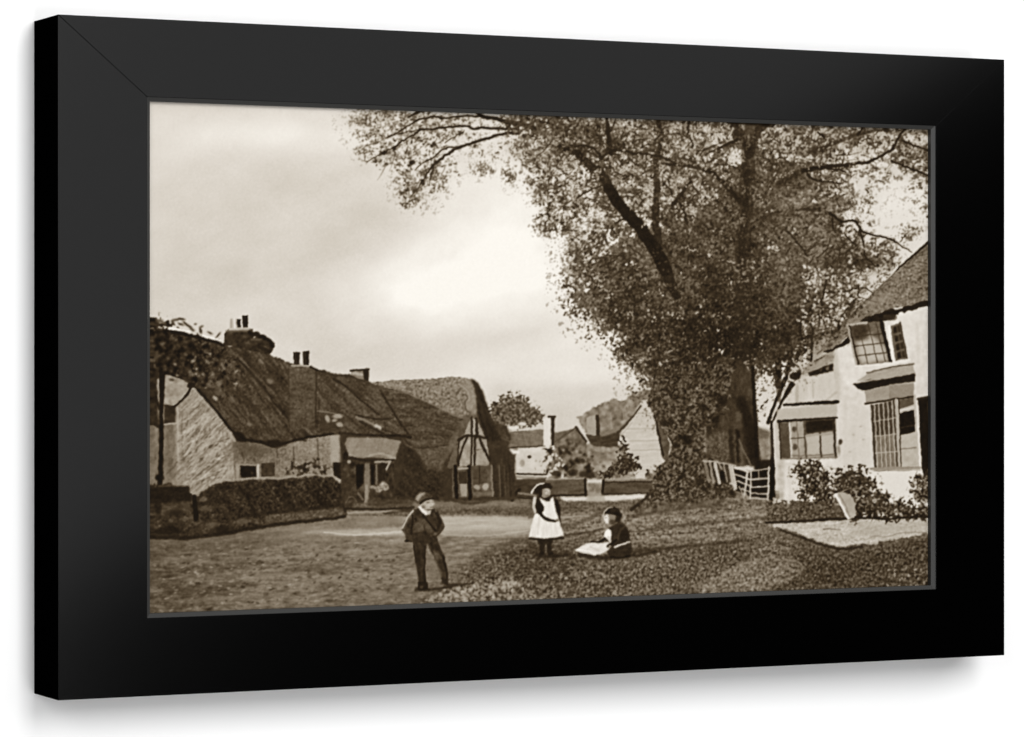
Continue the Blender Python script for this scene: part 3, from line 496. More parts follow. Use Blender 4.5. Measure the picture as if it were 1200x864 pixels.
# ---- the house on the right
HW = 'white_house'
fill([(928, 398), (990, 384), (1012, 372), (1046, 362), (1094, 352), (1094, 608), (990, 606), (914, 590), (908, 490), (914, 470)], .855, HW, tex=[(.035, 26, 34, 0), (.025, 6, 16, 0)], speck=.010, spn=SP3)
for x, y0, y1, w in [(1000, 500, 545, 5), (1012, 478, 530, 3), (990, 470, 560, 4), (1090, 360, 440, 4), (1075, 380, 425, 3), (940, 545, 585, 5), (925, 545, 585, 4), (1040, 556, 580, 4)]: stroke([(x, y0), (x+1, y1)], w, w*.5, .74, HW, .4, soft=2)
fill([(1000, 480), (1024, 474), (1026, 548), (984, 548), (986, 490)], .80, HW, soft=5, alpha=.6)
fill([(908, 480), (916, 480), (920, 590), (912, 590)], .70, HW, soft=1.5, alpha=.7, speck=.04, spn=SP3)
fill([(918, 470), (935, 440), (945, 396), (978, 388), (985, 440), (984, 470)], .72, HW, soft=2, alpha=.8, tex=[(.05, 5, 20, 0)])
fill([(930, 448), (947, 440), (977, 436), (982, 470), (919, 475)], .78, HW, soft=.5, tex=[(.03, 4, 20, 0)])
stroke([(934, 452), (934, 470)], 4, 4, .6, HW, .6, soft=1); stroke([(952, 445), (953, 466)], 1.4, 1.4, .66, HW, .7); stroke([(970, 468), (980, 460)], 3, 3, .66, HW, .6, soft=1)
fill([(937, 399), (976, 390), (985, 402), (966, 412), (952, 424), (936, 424)], .60, HW, soft=.8, tex=[(.06, 9, 3, -25)])
stroke([(943.5, 398), (943, 424)], 4, 4, .85, HW, .85); stroke([(939, 400), (939, 424)], 1.4, 1.4, .55, HW, .7); stroke([(951.5, 396), (951, 422)], 3, 2.6, .1, HW, .9)
fill([(941, 432), (950, 426), (966, 416), (977, 411), (977, 424), (962, 430), (947, 437), (940, 440)], .57, HW, soft=.8, tex=[(.07, 9, 3, -25)])
for p in [[(958, 415), (970, 405)], [(955, 424), (966, 418)]]: stroke(p, 1.8, 1.4, .3, HW, .7)
fill([(946, 437), (976, 426), (976.5, 435), (949, 441)], .13, HW+'/window', soft=.5, tex=[(.06, 5, 4, 0)]); ell(970, 432, 2, 2.6, .5, HW+'/window', 20, .7, .8); ell(962, 434, 1.6, 1.2, .35, HW+'/window', 0, .7, .8)
# front roof
fill([(1094, 279), (1060, 308), (1040, 327), (1022, 345), (1000, 366), (978, 389), (961, 408), (966, 413), (985, 402), (996, 392), (1012, 374), (1030, 367), (1045, 362), (1070, 358), (1094, 354)], .47, HW+'/roof', rough=.6, tex=[(.05, 12, 4, -40), (.05, 4, 3, 0)], speck=.045)
fill([(1022, 347), (1000, 368), (962, 407), (968, 406), (1010, 372), (1050, 345)], .55, HW+'/roof', soft=2, alpha=.6)
stroke([(1094, 279), (1060, 308), (1050, 318)], 3, 1.2, .12, HW+'/roof'); stroke([(1050, 318), (1022, 345), (978, 389)], 1.2, 1.6, .34, HW+'/roof', .7)
fill([(964, 413), (985, 403), (996, 393), (1012, 373), (1030, 367), (1046, 361), (1052, 365), (1048, 374), (1030, 377), (1013, 380), (999, 390), (996, 402), (970, 414)], .12, HW+'/roof', rough=.5, tex=[(.05, 6, 4, 0)])
stroke([(1050, 366), (1070, 360), (1094, 354)], 5.5, 6.5, .13, HW+'/roof', wob=1); ell(1056, 368, 3, 2.4, .9, HW); stroke([(985, 398), (975, 408)], 3, 3, .55, HW+'/roof', .8)
# low eave of the wing behind, rake board running down left
stroke([(934, 398), (955, 393), (979, 388), (984, 380)], 4, 4.4, .07, HW+'/eave_board'); stroke([(984, 380), (995, 364), (1004, 348), (1007, 335)], 3, 1.6, .12, 'great_tree/branch')
stroke([(927, 408), (925, 425), (921, 442)], 4.4, 4.4, .08, 'garden_tree'); stroke([(921, 442), (912, 464), (900, 496)], 5, 4, .08, HW+'/rake_board')
fill([(926, 446), (932, 450), (915, 476), (908, 492), (903, 497)], .09, HW+'/rake_board'); stroke([(926, 447), (914, 466), (905, 488)], 1.7, 1.5, .74, HW+'/rake_board')
stroke([(927, 424), (931, 420), (936, 412)], 3, 3, .1, 'garden_tree'); fill([(928, 416), (938, 424), (938, 440), (930, 436)], .72, HW, soft=.8)
for p in [[(930, 418), (937, 423)], [(929, 425), (936, 430)]]: stroke(p, 2, 2, .25, HW, .8)
ell(931, 441, 6, 4.6, .14, HW+'/rake_board', 0, .8); ell(936, 439, 3, 6, .16, HW+'/rake_board', 10, .8)
stroke([(904, 495), (905, 545)], 3, 5, .1, HW); stroke([(905, 545), (905, 583)], 6, 7, .06, HW)
# upper casement window
q = [(993, 381), (1032, 376), (1044, 425), (1004, 430)]
fill(q, .40, HW+'/upper_window', tex=[(.06, 8, 6, 0)])
fill([quad(.12, .35, q), quad(.6, .25, q), quad(.95, .6, q), quad(.95, .95, q), quad(.12, .95, q)], .72, HW+'/upper_window', soft=2.5)
fill([quad(.08, .06, q), quad(.55, .06, q), quad(.55, .4, q), quad(.1, .4, q)], .24, HW+'/upper_window', soft=2, alpha=.8)
for v in (.3, .52, .75): stroke([quad(0, v, q), quad(1, v, q)], 1.3, 1.3, .25, HW+'/upper_window', .85)
for u in (.33, .62, .85): stroke([quad(u, 0, q), quad(u, 1, q)], 1.3, 1.3, .28, HW+'/upper_window', .8)
for a, b, w, t in [((0, 0), (0, 1), 2, .66), ((0, 0), (.6, 0), 2.4, .72), ((0, 1), (1, 1), 2, .3), ((1, 0), (1, 1), 3.6, .07), ((.05, .02), (.07, 1), 1.3, .16)]: stroke([quad(*a, q), quad(*b, q)], w, w, t, HW+'/upper_window')
q2 = [(1042, 383), (1055, 378), (1063, 420), (1047, 424)]
fill(q2, .42, HW+'/upper_window'); 
for v in (.06, .3, .54, .78):
    fill([quad(.34, v, q2), quad(.60, v, q2), quad(.60, v+.17, q2), quad(.34, v+.17, q2)], .15, HW+'/upper_window', soft=.5); fill([quad(.68, v, q2), quad(.9, v, q2), quad(.9, v+.17, q2), quad(.68, v+.17, q2)], .24, HW+'/upper_window', soft=.5)
stroke([q2[0], q2[3]], 3.6, 3.6, .93, HW+'/upper_window'); stroke([q2[1], q2[2]], 1.8, 1.8, .3, HW+'/upper_window'); stroke([(1034, 378), (1044, 424)], 2.6, 2.6, .07, HW+'/upper_window'); stroke([(1038, 372), (1048, 372)], 7, 7, .3, HW+'/upper_window', .7)
stroke([(1003, 430), (1046, 425.5), (1066, 422)], 2.6, 2.6, .9, HW+'/upper_window')
# bay window below
BW = HW+'/bay_window'
fill([(1004, 447), (1018, 437), (1045, 431), (1070, 428), (1073, 440), (1040, 447), (1022, 446)], .64, BW, tex=[(.04, 12, 3, -8)]); stroke([(1016, 437), (1046, 430), (1071, 427)], 2, 2, .30, BW, .8)
fill([(999, 450), (1020, 445), (1028, 446), (1073, 438), (1072, 447), (1043, 451), (1014, 458), (1006, 456)], .1, BW, soft=.4); stroke([(1003, 449), (1022, 446)], 1.3, 1.3, .75, BW)
fill([(1013, 458), (1042, 451), (1071, 448), (1071, 465), (1042, 469), (1015, 473)], .60, BW, tex=[(.03, 8, 8, 0)]); fill([(1042, 452), (1071, 449), (1071, 465), (1042, 469)], .52, BW, alpha=.7)
stroke([(1014, 473.5), (1042, 469), (1072, 465)], 2.2, 2.2, .17, BW)
q = [(1021, 475), (1050, 469), (1054, 548), (1025, 549)]
fill(q, .30, BW, tex=[(.04, 6, 8, 0)])
fill([quad(.1, .5, q), quad(.9, .48, q), quad(.9, .98, q), quad(.1, .98, q)], .48, BW, soft=2, alpha=.6, tex=[(.12, 4, 6, 0)])
for u in (.12, .3, .48, .66, .84): stroke([quad(u, 0, q), quad(u, 1, q)], 1.3, 1.3, .78, BW, .85)
for u in (.2, .4, .59, .76): stroke([quad(u, .52, q), quad(u, .98, q)], 2.6, 2.6, .55, BW, .55)
for v in (.26, .5, .76): stroke([quad(0, v, q), quad(1, v, q)], 1.2, 1.2, .72, BW, .75)
stroke([quad(0, 0, q), quad(.02, 1, q)], 2, 2, .2, BW, .7); stroke([quad(1, 0, q), quad(1, 1, q)], 3, 3, .68, BW)
q = [(1053, 469), (1071, 466), (1075, 546), (1056, 547)]
fill(q, .70, BW, tex=[(.05, 8, 6, 0)]); fill([quad(0, 0, q), quad(1, 0, q), quad(1, .1, q), quad(0, .14, q)], .38, BW); stroke([quad(.1, .16, q), quad(.95, .14, q)], 2.6, 2.6, .8, BW)
fill([quad(.02, .2, q), quad(.98, .18, q), quad(.98, .5, q), quad(.02, .53, q)], .08, BW); stroke([quad(0, .42, q), quad(1, .40, q)], 1.3, 1.3, .34, BW, .8); stroke([quad(0, .74, q), quad(1, .73, q)], 1.6, 1.6, .46, BW, .8); stroke([quad(0, 0, q), quad(0, 1, q)], 1.2, 1.2, .2, BW)
stroke([(1072, 464), (1076, 548)], 2.4, 2.4, .7, BW); stroke([(1022, 549.5), (1078, 548)], 3.4, 3.4, .56, BW); stroke([(1024, 552), (1078, 551)], 1.4, 1.4, .4, BW, .8)
fill([(1025, 553), (1078, 551), (1078, 590), (1050, 590), (1030, 575)], .88, HW)
fill([(1076, 468), (1083, 467), (1093, 465), (1094, 560), (1083, 560), (1080, 548)], .09, HW+'/door'); fill([(1087, 470), (1093, 469), (1093, 545), (1090, 545)], .36, HW+'/door', soft=.8); stroke([(1076, 468), (1094, 464)], 3, 3, .2, HW+'/door')
# ground-floor window on the left
fill([(910, 480), (981, 472), (981, 489), (911, 495)], .70, HW, soft=.8); stroke([(919, 475), (950, 473), (982, 471)], 3.2, 4, .09, HW); stroke([(912, 494), (945, 492), (981, 489.5)], 3.4, 2.2, .12, HW)
q = [(913, 496), (980, 491), (981, 536), (915, 538)]
WN = HW+'/casement_window'
fill(q, .62, WN, tex=[(.05, 6, 6, 0)]); fill([quad(0, 0, q), quad(.18, 0, q), quad(.18, 1, q), quad(0, 1, q)], .36, WN, tex=[(.03, 2, 20, 0)])
fill([quad(.46, 0, q), quad(.95, 0, q), quad(.95, .36, q), quad(.46, .36, q)], .13, WN, soft=1); fill([quad(.46, .36, q), quad(.95, .3, q), quad(.95, .9, q), quad(.46, .95, q)], .70, WN, soft=1.5)
for a, b, w, t in [((.18, 0), (.19, 1), 1.8, .85), ((.44, 0), (.45, 1), 2.6, .34), ((.71, .35), (.72, 1), 2.4, .25), ((.31, 0), (.32, 1), 1.4, .45), ((.2, .45), (.44, .44), 1.5, .35), ((.46, .4), (.96, .38), 2.2, .6), ((.96, 0), (.97, 1), 2.6, .18), ((.0, 1), (1, 1), 2, .5), ((0, 0), (0, 1), 1.5, .2), ((.2, .93), (.96, .93), 1.6, .45)]: stroke([quad(*a, q), quad(*b, q)], w, w, t, WN, .9)
for u, v in [(.26, .2), (.26, .68)]: ell(*quad(u, v, q), 3, 3.4, .28, WN, 0, 1, .8)
ell(985, 518, 2.4, 3, .3, HW, 0, .8); ell(983, 527, 2, 6, .4, HW, 0, 1, .6)
for x, y in [(1000, 510), (1009, 500), (1012, 515), (996, 530)]: ell(x, y, 1.6, 1, .6, HW, 0, .8, .6)
# glimpse of sky and ground between tree and house
fill([(886, 500), (903, 505), (904, 535), (886, 545)], .52, 'garden#2', soft=1.5, tex=[(.08, 5, 5, 30)]); fill([(886, 500), (902, 507), (901, 514), (886, 514)], .42, 'garden#2', soft=1); fill([(884, 540), (905, 538), (905, 552), (884, 552)], .13, 'garden#2', soft=1.2)
# ---- trees behind the gate
stroke([(911, 404), (912, 430), (912, 452)], 7, 8, .11, 'garden_tree'); stroke([(919, 408), (919, 440)], 3.4, 2.6, .88, 'sky'); stroke([(912, 452), (913, 470)], 7, 4, .3, 'garden_tree', .7)
leaves(density([(892, 425, 10, 6, .5), (900, 415, 12, 8, .6), (888, 455, 5, 10, .25), (890, 480, 6, 14, .25), (900, 465, 8, 8, .15)], 2), .32, .14, 'great_tree/foliage')
def clusters(n, D, tone, label, seed, size=(4.6, 2.6), m=11, tfield=None):
    """sprays of leaves: lit from above, shaded below"""
    g = np.random.default_rng(seed); p = np.clip(D, 0, 1).ravel().astype(float); p = p*(p > .12); idx = g.choice(p.size, n, p=p/p.sum())
    for i in idx:
        y, x = divmod(int(i), W); cx = x/S+PX0; cy = y/S+PY0; a = g.normal()*.5; c, s_ = math.cos(a), math.sin(a); k = .6+.8*g.random(); bt = tone+g.normal()*.03+(float(tfield[y, x]) if tfield is not None else 0)
        for _ in range(int(m*(.6+.8*g.random()))):
            u, v = g.normal()*size[0]*k, g.normal()*size[1]*k
            r = .62+.5*g.random()
            ell(cx+u*c-v*s_, cy+u*s_+v*c, r*1.7, r, min(.6, max(.13, bt-.03*v+.035*g.normal())), label, g.random()*180, .5, .66)
# ---- the great tree: limbs first, then leaves, then the limbs that show in front
def limbs(lst, tone, a=.9, lbl='great_tree/branch', wob=.5):
    for p, w0, w1 in lst: stroke(p, w0, w1, tone, lbl, a, wob=wob, soft=.6)
TR = 'great_tree/trunk'; FO = 'great_tree/foliage'
haze_l = density([(445, 150, 34, 22, .42), (470, 172, 26, 16, .36), (500, 150, 40, 16, .34), (455, 185, 18, 10, .36), (490, 215, 26, 26, .42), (515, 200, 18, 26, .28), (480, 228, 14, 12, .32), (540, 160, 40, 16, .22), (575, 185, 26, 14, .26), (560, 200, 14, 9, .3),
                  (600, 210, 9, 14, .3), (440, 138, 30, 9, .5), (470, 136, 40, 8, .45), (530, 138, 40, 10, .4), (425, 180, 10, 10, .25)], 1.5)
leaves(haze_l, .45, .1, FO, spc=SPC0, k=1.8, gain=.92, big=.04, sp=SPF, alpha=.85, clump=.3, veil=.28)
clusters(120, haze_l, .36, FO, 502, (3.2, 2), 7)
limbs([([(606, 151), (590, 151), (572, 150), (555, 151), (545, 148), (525, 149.5), (492, 152.5)], 3.6, 2), ([(492, 152.5), (484, 158), (474, 164), (466, 170), (461, 177)], 2, 1.6), ([(466, 170), (450, 179), (440, 184), (430, 190)], 1.4, .8), ([(607, 156), (590, 157), (572, 162), (550, 169), (531, 176)], 3.8, 2.8),
       ([(531, 176), (517, 186), (510, 192), (505, 197)], 3.4, 2.4), ([(505, 197), (498, 208), (490, 220), (482, 230)], 1.8, .8), ([(540, 171), (520, 175), (507, 185), (492, 194), (486, 200)], 1.8, .9), ([(590, 142), (572, 137), (556, 136), (540, 136), (520, 139), (508, 137), (492, 140), (480, 146), (468, 154), (452, 162)], 2.6, 1.3),
       ([(557, 131), (566, 137), (574, 138), (592, 142), (612, 146), (630, 152)], 4, 5), ([(497, 129), (488, 133), (478, 138)], 3, 1.4), ([(543, 155), (532, 161), (521, 167)], 1.4, 1), ([(493, 152), (470, 156), (452, 162)], 1.2, .7), ([(508, 196), (505, 206), (503, 216)], 1.2, .7)], .12)
limbs([([(521, 196), (516, 207)], 1, .7), ([(430, 190), (420, 186)], .9, .6), ([(620, 160), (628, 175), (630, 190), (624, 202)], .9, .6), ([(482, 230), (476, 240)], .9, .6), ([(492, 210), (486, 224), (488, 240)], .9, .6)], .35)
scatter(120, [(420, 135), (500, 132), (520, 190), (500, 240), (470, 245), (455, 205), (420, 190)], 1.0, (.2, .36), FO, 31, None, 1.5, .7)
for x, y, r in [(509, 169, 2.6), (506, 171, 2), (484, 190, 2.4), (479, 194, 2), (482, 191, 3), (449, 180, 2.6), (451, 178, 2), (495, 212, 2.6), (496, 216, 2), (462, 175, 2)]: ell(x, y, r, r*.7, .16, FO, 30, .7)
# thin airy leaves of the crown's rim
rim = density([(640, 138, 50, 12, .9), (720, 138, 60, 10, .85), (800, 138, 60, 10, .75), (900, 142, 80, 10, .8), (1000, 146, 60, 9, .75), (1070, 150, 40, 9, .7), (640, 175, 34, 30, .62), (615, 170, 24, 16, .5), (650, 215, 26, 30, .62), (672, 245, 30, 30, .55), (634, 215, 14, 20, .5), (640, 262, 12, 18, .5), (660, 265, 26, 14, .35), (690, 285, 16, 14, .6), (625, 195, 10, 10, .3), (600, 208, 10, 8, .2), (683, 300, 16, 20, .75), (692, 272, 14, 10, .4), (672, 290, 8, 10, .4), (670, 318, 8, 6, .8), (680, 325, 10, 8, .7),
               (700, 160, 60, 30, .78), (760, 165, 60, 34, .68), (815, 165, 36, 34, .62), (720, 240, 26, 30, .72), (745, 215, 30, 30, .78), (700, 330, 30, 30, .92), (697, 346, 16, 8, .8), (705, 372, 14, 12, .85), (740, 412, 14, 14, .85), (755, 432, 14, 10, .7), (768, 446, 10, 8, .7),
               (800, 215, 36, 30, .72), (830, 240, 30, 26, .78), (935, 165, 50, 24, .62), (985, 165, 40, 20, .6), (1030, 165, 40, 16, .58), (1070, 185, 30, 22, .78), (1085, 205, 14, 16, .62), (1005, 195, 26, 10, .45), (960, 215, 24, 18, .55), (985, 225, 22, 22, .5), (1005, 240, 30, 24, .3), (975, 240, 20, 16, .6), (1030, 205, 24, 10, .4), (1075, 235, 20, 20, .15), (1005, 285, 36, 14, .62), (1020, 305, 28, 16, .72), (990, 310, 34, 20, .72), (1040, 300, 12, 14, .55),
               (960, 350, 40, 40, .62), (985, 345, 26, 26, .5), (1005, 330, 22, 14, .5), (960, 385, 26, 16, .68), (940, 395, 20, 12, .7), (1060, 275, 14, 8, .35), (1075, 268, 10, 8, .3)], 1.7)
leaves(rim, .345, .08, FO, spc=SPC0, k=2.0, gain=.74, big=.10, sp=SPF, alpha=.8, clump=.4, veil=.36)
clusters(640, rim, .33, FO, 501)
# the dense body of the crown
body = density([(975, 300, 30, 24, .7), (955, 345, 24, 26, .62), (1012, 305, 24, 14, .6), (960, 240, 26, 30, .6), (800, 320, 95, 60, 1), (850, 280, 70, 50, 1), (760, 350, 62, 42, 1), (735, 330, 34, 30, .97), (728, 352, 34, 18, .97), (765, 395, 34, 24, 1), (800, 410, 50, 60, 1), (880, 370, 60, 60, 1), (920, 330, 50, 50, .97), (900, 250, 56, 50, 1), (930, 225, 34, 40, .96), (950, 280, 34, 34, .95), (880, 200, 40, 40, .95), (700, 195, 22, 28, .55), (690, 165, 24, 18, .6), (720, 175, 20, 22, .5),
                (770, 175, 22, 22, .45), (850, 205, 24, 18, .6), (640, 150, 40, 12, .75), (770, 285, 40, 30, .97), (740, 300, 26, 20, .9), (968, 265, 18, 14, .8), (960, 310, 26, 16, .8), (915, 400, 26, 22, .97), (895, 420, 16, 10, .8), (785, 440, 20, 14, .95), (930, 370, 24, 18, .9), (875, 150, 26, 26, .9), (910, 165, 20, 12, .5), (700, 355, 24, 10, .9), (745, 412, 18, 10, .9), (960, 175, 24, 7, .75), (1000, 166, 26, 6, .7), (970, 285, 18, 20, .55), (985, 300, 20, 12, .6),
                (861, 184, 9, 9, -.85), (831, 231, 9, 9, -.75), (809, 248, 9, 9, -.7), (797, 170, 12, 8, -.7), (735, 143, 18, 6, -.7), (730, 182, 6, 4, -.9), (793, 210, 9, 7, -.6), (759, 261, 5, 5, -.9), (730, 261, 6, 5, -.9), (905, 292, 10, 5, -.45), (700, 328, 10, 7, -.75), (745, 265, 5, 8, -.5), (823, 150, 14, 8, -.6), (838, 150, 16, 10, -.5), (685, 186, 6, 4, -.8), (918, 178, 8, 5, -.6), (930, 160, 16, 10, -.6), (735, 225, 8, 10, -.45), (757, 345, 5, 4, -.5), (740, 309, 6, 4, -.6), (760, 235, 4, 14, -.4)], 1.45)
tf = G(860, 405, 60, 45, -.13)+G(870, 300, 20, 60, -.05)+G(800, 375, 60, 30, -.06)+G(850, 330, 60, 50, -.04)+G(905, 265, 50, 45, .015)+G(930, 330, 40, 30, .05)+G(735, 350, 40, 25, .03)+G(700, 165, 70, 24, -.05)+G(945, 225, 20, 18, .03)
tf = tf + .05*fld(XX, YY, 7, 5, 30, 41, 2)+.075*fld(XX, YY, 24, 17, 35, 43, 3)
leaves(body, .365, .055, FO, spc=SPC, k=2.8, gain=1.16, tfield=tf, big=.06, sp=SPF, clump=.38)
clusters(620, body, .33, FO, 503, (5, 3), 9, tf)
tg = np.random.default_rng(404)
def twigs(n, pts, a0, spread, tone, ln=(14, 36), w=1.7):
    r = polymask(pts); ys, xs = np.where(r[0] > .5)
    for _ in range(n):
        i = tg.integers(0, len(ys)); x = XX[r[1]][ys[i], xs[i]]; y = YY[r[1]][ys[i], xs[i]]; a = math.radians(a0+tg.normal()*spread); l = ln[0]+(ln[1]-ln[0])*tg.random(); p = [(x, y)]
        for q in range(4):
            a += tg.normal()*.28; x += l/4*math.cos(a); y += l/4*math.sin(a); p.append((x, y))
        stroke(p, w*(.7+.6*tg.random()), .5, tone+.08*tg.random(), 'great_tree/branch', .78, soft=.5)
twigs(46, [(690, 150), (760, 150), (760, 260), (700, 215)], -120, 45, .2); twigs(30, [(640, 160), (700, 170), (720, 250), (660, 240)], 160, 40, .26); twigs(40, [(770, 150), (860, 150), (860, 240), (775, 240)], -70, 60, .2)
twigs(46, [(890, 160), (1000, 165), (980, 215), (900, 230)], -15, 40, .22); twigs(26, [(940, 290), (1000, 290), (1000, 370), (945, 385)], -60, 45, .2); twigs(20, [(1000, 160), (1080, 165), (1080, 200), (1010, 200)], 10, 40, .22, (8, 20), 1.1)
twigs(24, [(430, 150), (520, 150), (520, 210), (460, 200)], 150, 30, .3, (10, 24), 1); twigs(30, [(700, 290), (760, 300), (780, 400), (740, 390)], 170, 30, .2, (10, 24)); twigs(40, [(800, 260), (930, 240), (930, 380), (800, 400)], -90, 50, .27, (10, 30))
twigs(14, [(960, 250), (1030, 275), (1010, 310), (970, 290)], 30, 40, .2, (10, 24))
# ivy-wrapped foot of the tree
ivy = [(757, 470), (770, 440), (800, 425), (860, 425), (857, 450), (848, 472), (837, 488), (828, 504), (825, 526), (832, 545), (842, 556), (858, 570), (862, 582), (820, 590), (780, 592), (745, 600), (738, 598), (752, 586), (764, 572), (770, 548), (784, 535), (788, 520), (776, 505), (768, 490)]
fill([(838, 420), (866, 420), (884, 440), (885, 470), (886, 500), (888, 545), (862, 548), (830, 545), (825, 500)], .29, TR, soft=1, tex=[(.05, 4, 26, 0), (.04, 3, 6, 0)])
stroke([(882, 430), (884, 470), (886, 505), (887, 545)], 4, 5, .08, TR, .9, soft=.8); stroke([(868, 470), (878, 500), (884, 540)], 12, 14, .10, TR, .75, soft=2); stroke([(864, 505), (866, 540)], 4, 5, .1, TR, .9, soft=1)
stroke([(866, 515), (872, 530), (880, 545)], 2.4, 2, .46, TR, .8, soft=.7); ell(866, 488, 4, 6, .42, TR, 0, 1.4, .7); ell(866, 500, 3, 5, .34, TR, 0, 1.2, .7); stroke([(867, 520), (869, 544)], 4, 5, .42, TR, .6, soft=1)
fill([(826, 515), (840, 505), (862, 506), (862, 545), (840, 545), (826, 540)], .37, TR, soft=2, tex=[(.06, 4, 12, 0)], speck=.03); stroke([(856, 506), (858, 540)], 5, 6, .15, TR, .7, soft=1.5)
fill(ivy, .325, 'great_tree/ivy', rough=2.5, rs=4, tex=[(.09, 6, 4, -50), (.05, 3, 2, 40)], speck=.07, spn=SPF)
g = np.random.default_rng(88)
ip = polymask([(772, 445), (860, 430), (856, 470), (838, 498), (826, 520), (800, 540), (790, 520), (774, 500)]); iy, ix = np.where(ip[0] > .5)
for k in range(330):
    i = g.integers(0, len(ix)); x = XX[ip[1]][iy[i], ix[i]]; y = YY[ip[1]][iy[i], ix[i]]; an = math.radians(g.choice([-50, -40, 50, 70, 10])+g.normal()*15); ln = 2+3.4*g.random()
    dk = g.random() < .5
    stroke([(x, y), (x+ln*math.cos(an), y+ln*math.sin(an))], 1.8, 1.1, (.13 if dk else .50)+.1*(g.random()-.5), 'great_tree/ivy', .65, False)
for x, y, r, t in [(800, 512, 5, .1), (806, 516, 6, .09), (800, 560, 5, .14), (815, 545, 4, .14), (795, 570, 7, .15), (822, 568, 6, .16), (833, 540, 3.5, .12), (778, 496, 4, .16), (812, 500, 5, .14), (842, 572, 6, .2), (858, 578, 4, .14), (793, 522, 3.5, .12), (846, 470, 6, .13), (838, 492, 5, .12), (825, 478, 5, .14)]: ell(x, y, r, r*.8, t, 'great_tree/ivy', 30, 1.6, .8)
for p in [[(775, 575), (800, 562), (818, 552)], [(785, 585), (812, 566)], [(812, 500), (826, 514)], [(775, 560), (792, 545)], [(770, 590), (800, 578)], [(780, 500), (800, 510)]]: stroke(p, 2, 1.2, .54, 'great_tree/ivy', .65, soft=.6)
scatter(330, [(770, 550), (800, 535), (836, 545), (858, 572), (820, 588), (752, 598)], .95, (.45, .62), 'great_tree/ivy', 51, None, 1.7, .6)
scatter(300, [(770, 550), (800, 535), (836, 545), (858, 572), (820, 588), (752, 598)], .95, (.1, .2), 'great_tree/ivy', 52, None, 1.7, .6)
stroke([(740, 597), (752, 588), (762, 578)], 4, 2.4, .16, 'great_tree/ivy', .8, soft=1)
fill([(750, 590), (800, 586), (860, 583), (840, 592), (790, 598), (745, 602)], .40, 'green', soft=2, alpha=.6, speck=.07, spn=SP3)
# limbs seen through and before the leaves
limbs([([(779, 316), (772, 300), (765, 288), (757, 277), (750, 267), (741, 257), (732, 247), (722, 234), (713, 220)], 15, 12)], .105, .95, wob=1)
limbs([([(794, 350), (786, 332), (777, 312)], 8, 15)], .14, .7, wob=1)
limbs([([(713, 222), (706, 206), (694, 196), (683, 186), (674, 179), (657, 173)], 12, 6)], .15, .8, wob=1.4); ell(681, 184, 7, 4, .12, FO, 50, 1.4, .8); ell(661, 175, 5, 2.6, .12, FO, 30, 1, .8)
limbs([([(722, 176), (715, 178), (705, 184), (701, 179), (693, 173), (681, 171), (672, 172)], 3.4, 1.6), ([(716, 180), (713, 160), (711, 137)], 6, 4), ([(713, 158), (719, 146), (722, 138)], 2, 1.4)], .15, .8)
limbs([([(771, 285), (768, 253), (770, 220), (769, 192), (773, 165), (772, 140)], 9, 5)], .16, .72, wob=1.2)
limbs([([(872, 240), (864, 233), (855, 222), (842, 209), (834, 203), (822, 198), (808, 195), (795, 194), (776, 192)], 6, 3), ([(795, 194), (780, 186), (762, 181), (745, 180), (733, 177), (721, 178)], 3, 2.4), ([(776, 218), (783, 210), (790, 205), (800, 203)], 2.4, 1.4), ([(776, 214), (785, 222), (788, 230)], 2.4, 1.6), ([(805, 262), (802, 250), (797, 238)], 4, 2.6),
       ([(807, 141), (806, 155), (810, 164), (812, 171)], 2.6, 2), ([(864, 164), (852, 169), (844, 173), (833, 178), (826, 182)], 3, 1.4), ([(788, 240), (800, 225), (810, 212)], 5, 3), ([(812, 160), (820, 156), (830, 157)], 1.6, 1), ([(730, 210), (738, 206), (741, 205)], 2.6, 2), ([(675, 232), (690, 224), (705, 217)], 2, 2), ([(820, 182), (826, 174)], 2, 1.2), ([(720, 262), (731, 256)], 2, 2.6)], .16, .8)
limbs([([(872, 420), (871, 380), (871, 330), (871, 290), (873, 250), (876, 210), (877, 178), (880, 150)], 22, 15)], .22, .5); limbs([([(873, 330), (869, 290), (874, 240), (876, 200)], 9, 7)], .14, .5, wob=1.6)
limbs([([(878, 182), (872, 165), (862, 150), (857, 141)], 10, 9), ([(880, 172), (888, 156), (898, 144)], 9, 9), ([(857, 141), (850, 128)], 9, 9), ([(898, 144), (906, 128)], 9, 9), ([(852, 142), (905, 145)], 5, 6)], .15, .62, wob=1.2)
limbs([([(941, 200), (965, 196), (992, 193), (1018, 190), (1024, 187)], 5, 3.4), ([(1024, 187), (1045, 175), (1053, 161), (1062, 150)], 3, 2.6), ([(941, 200), (956, 197), (974, 198), (990, 201)], 3, 1.6), ([(946, 205), (952, 210), (960, 212), (985, 215)], 2.6, 1.3), ([(968, 249), (975, 252), (981, 256), (988, 260), (1001, 259), (1006, 265), (1012, 272), (1026, 276), (1040, 279), (1050, 284)], 3.4, 2),
       ([(1050, 284), (1058, 290), (1068, 295)], 1.6, 1), ([(1054, 284), (1060, 277), (1066, 270)], 1, .7), ([(1058, 165), (1071, 171), (1082, 174), (1092, 181)], 2.2, 1.6), ([(1045, 189), (1058, 194), (1071, 199), (1092, 207)], 2.4, 2.4), ([(1007, 270), (1012, 285), (1014, 300), (1026, 312)], 2.2, 1.4), ([(990, 276), (1003, 288)], 1.8, 1.4), ([(963, 158), (968, 163), (958, 155)], 3, 2), ([(1005, 158), (1010, 150)], 3, 2), ([(975, 255), (976, 268)], 1.6, 1.2)], .13, .92)
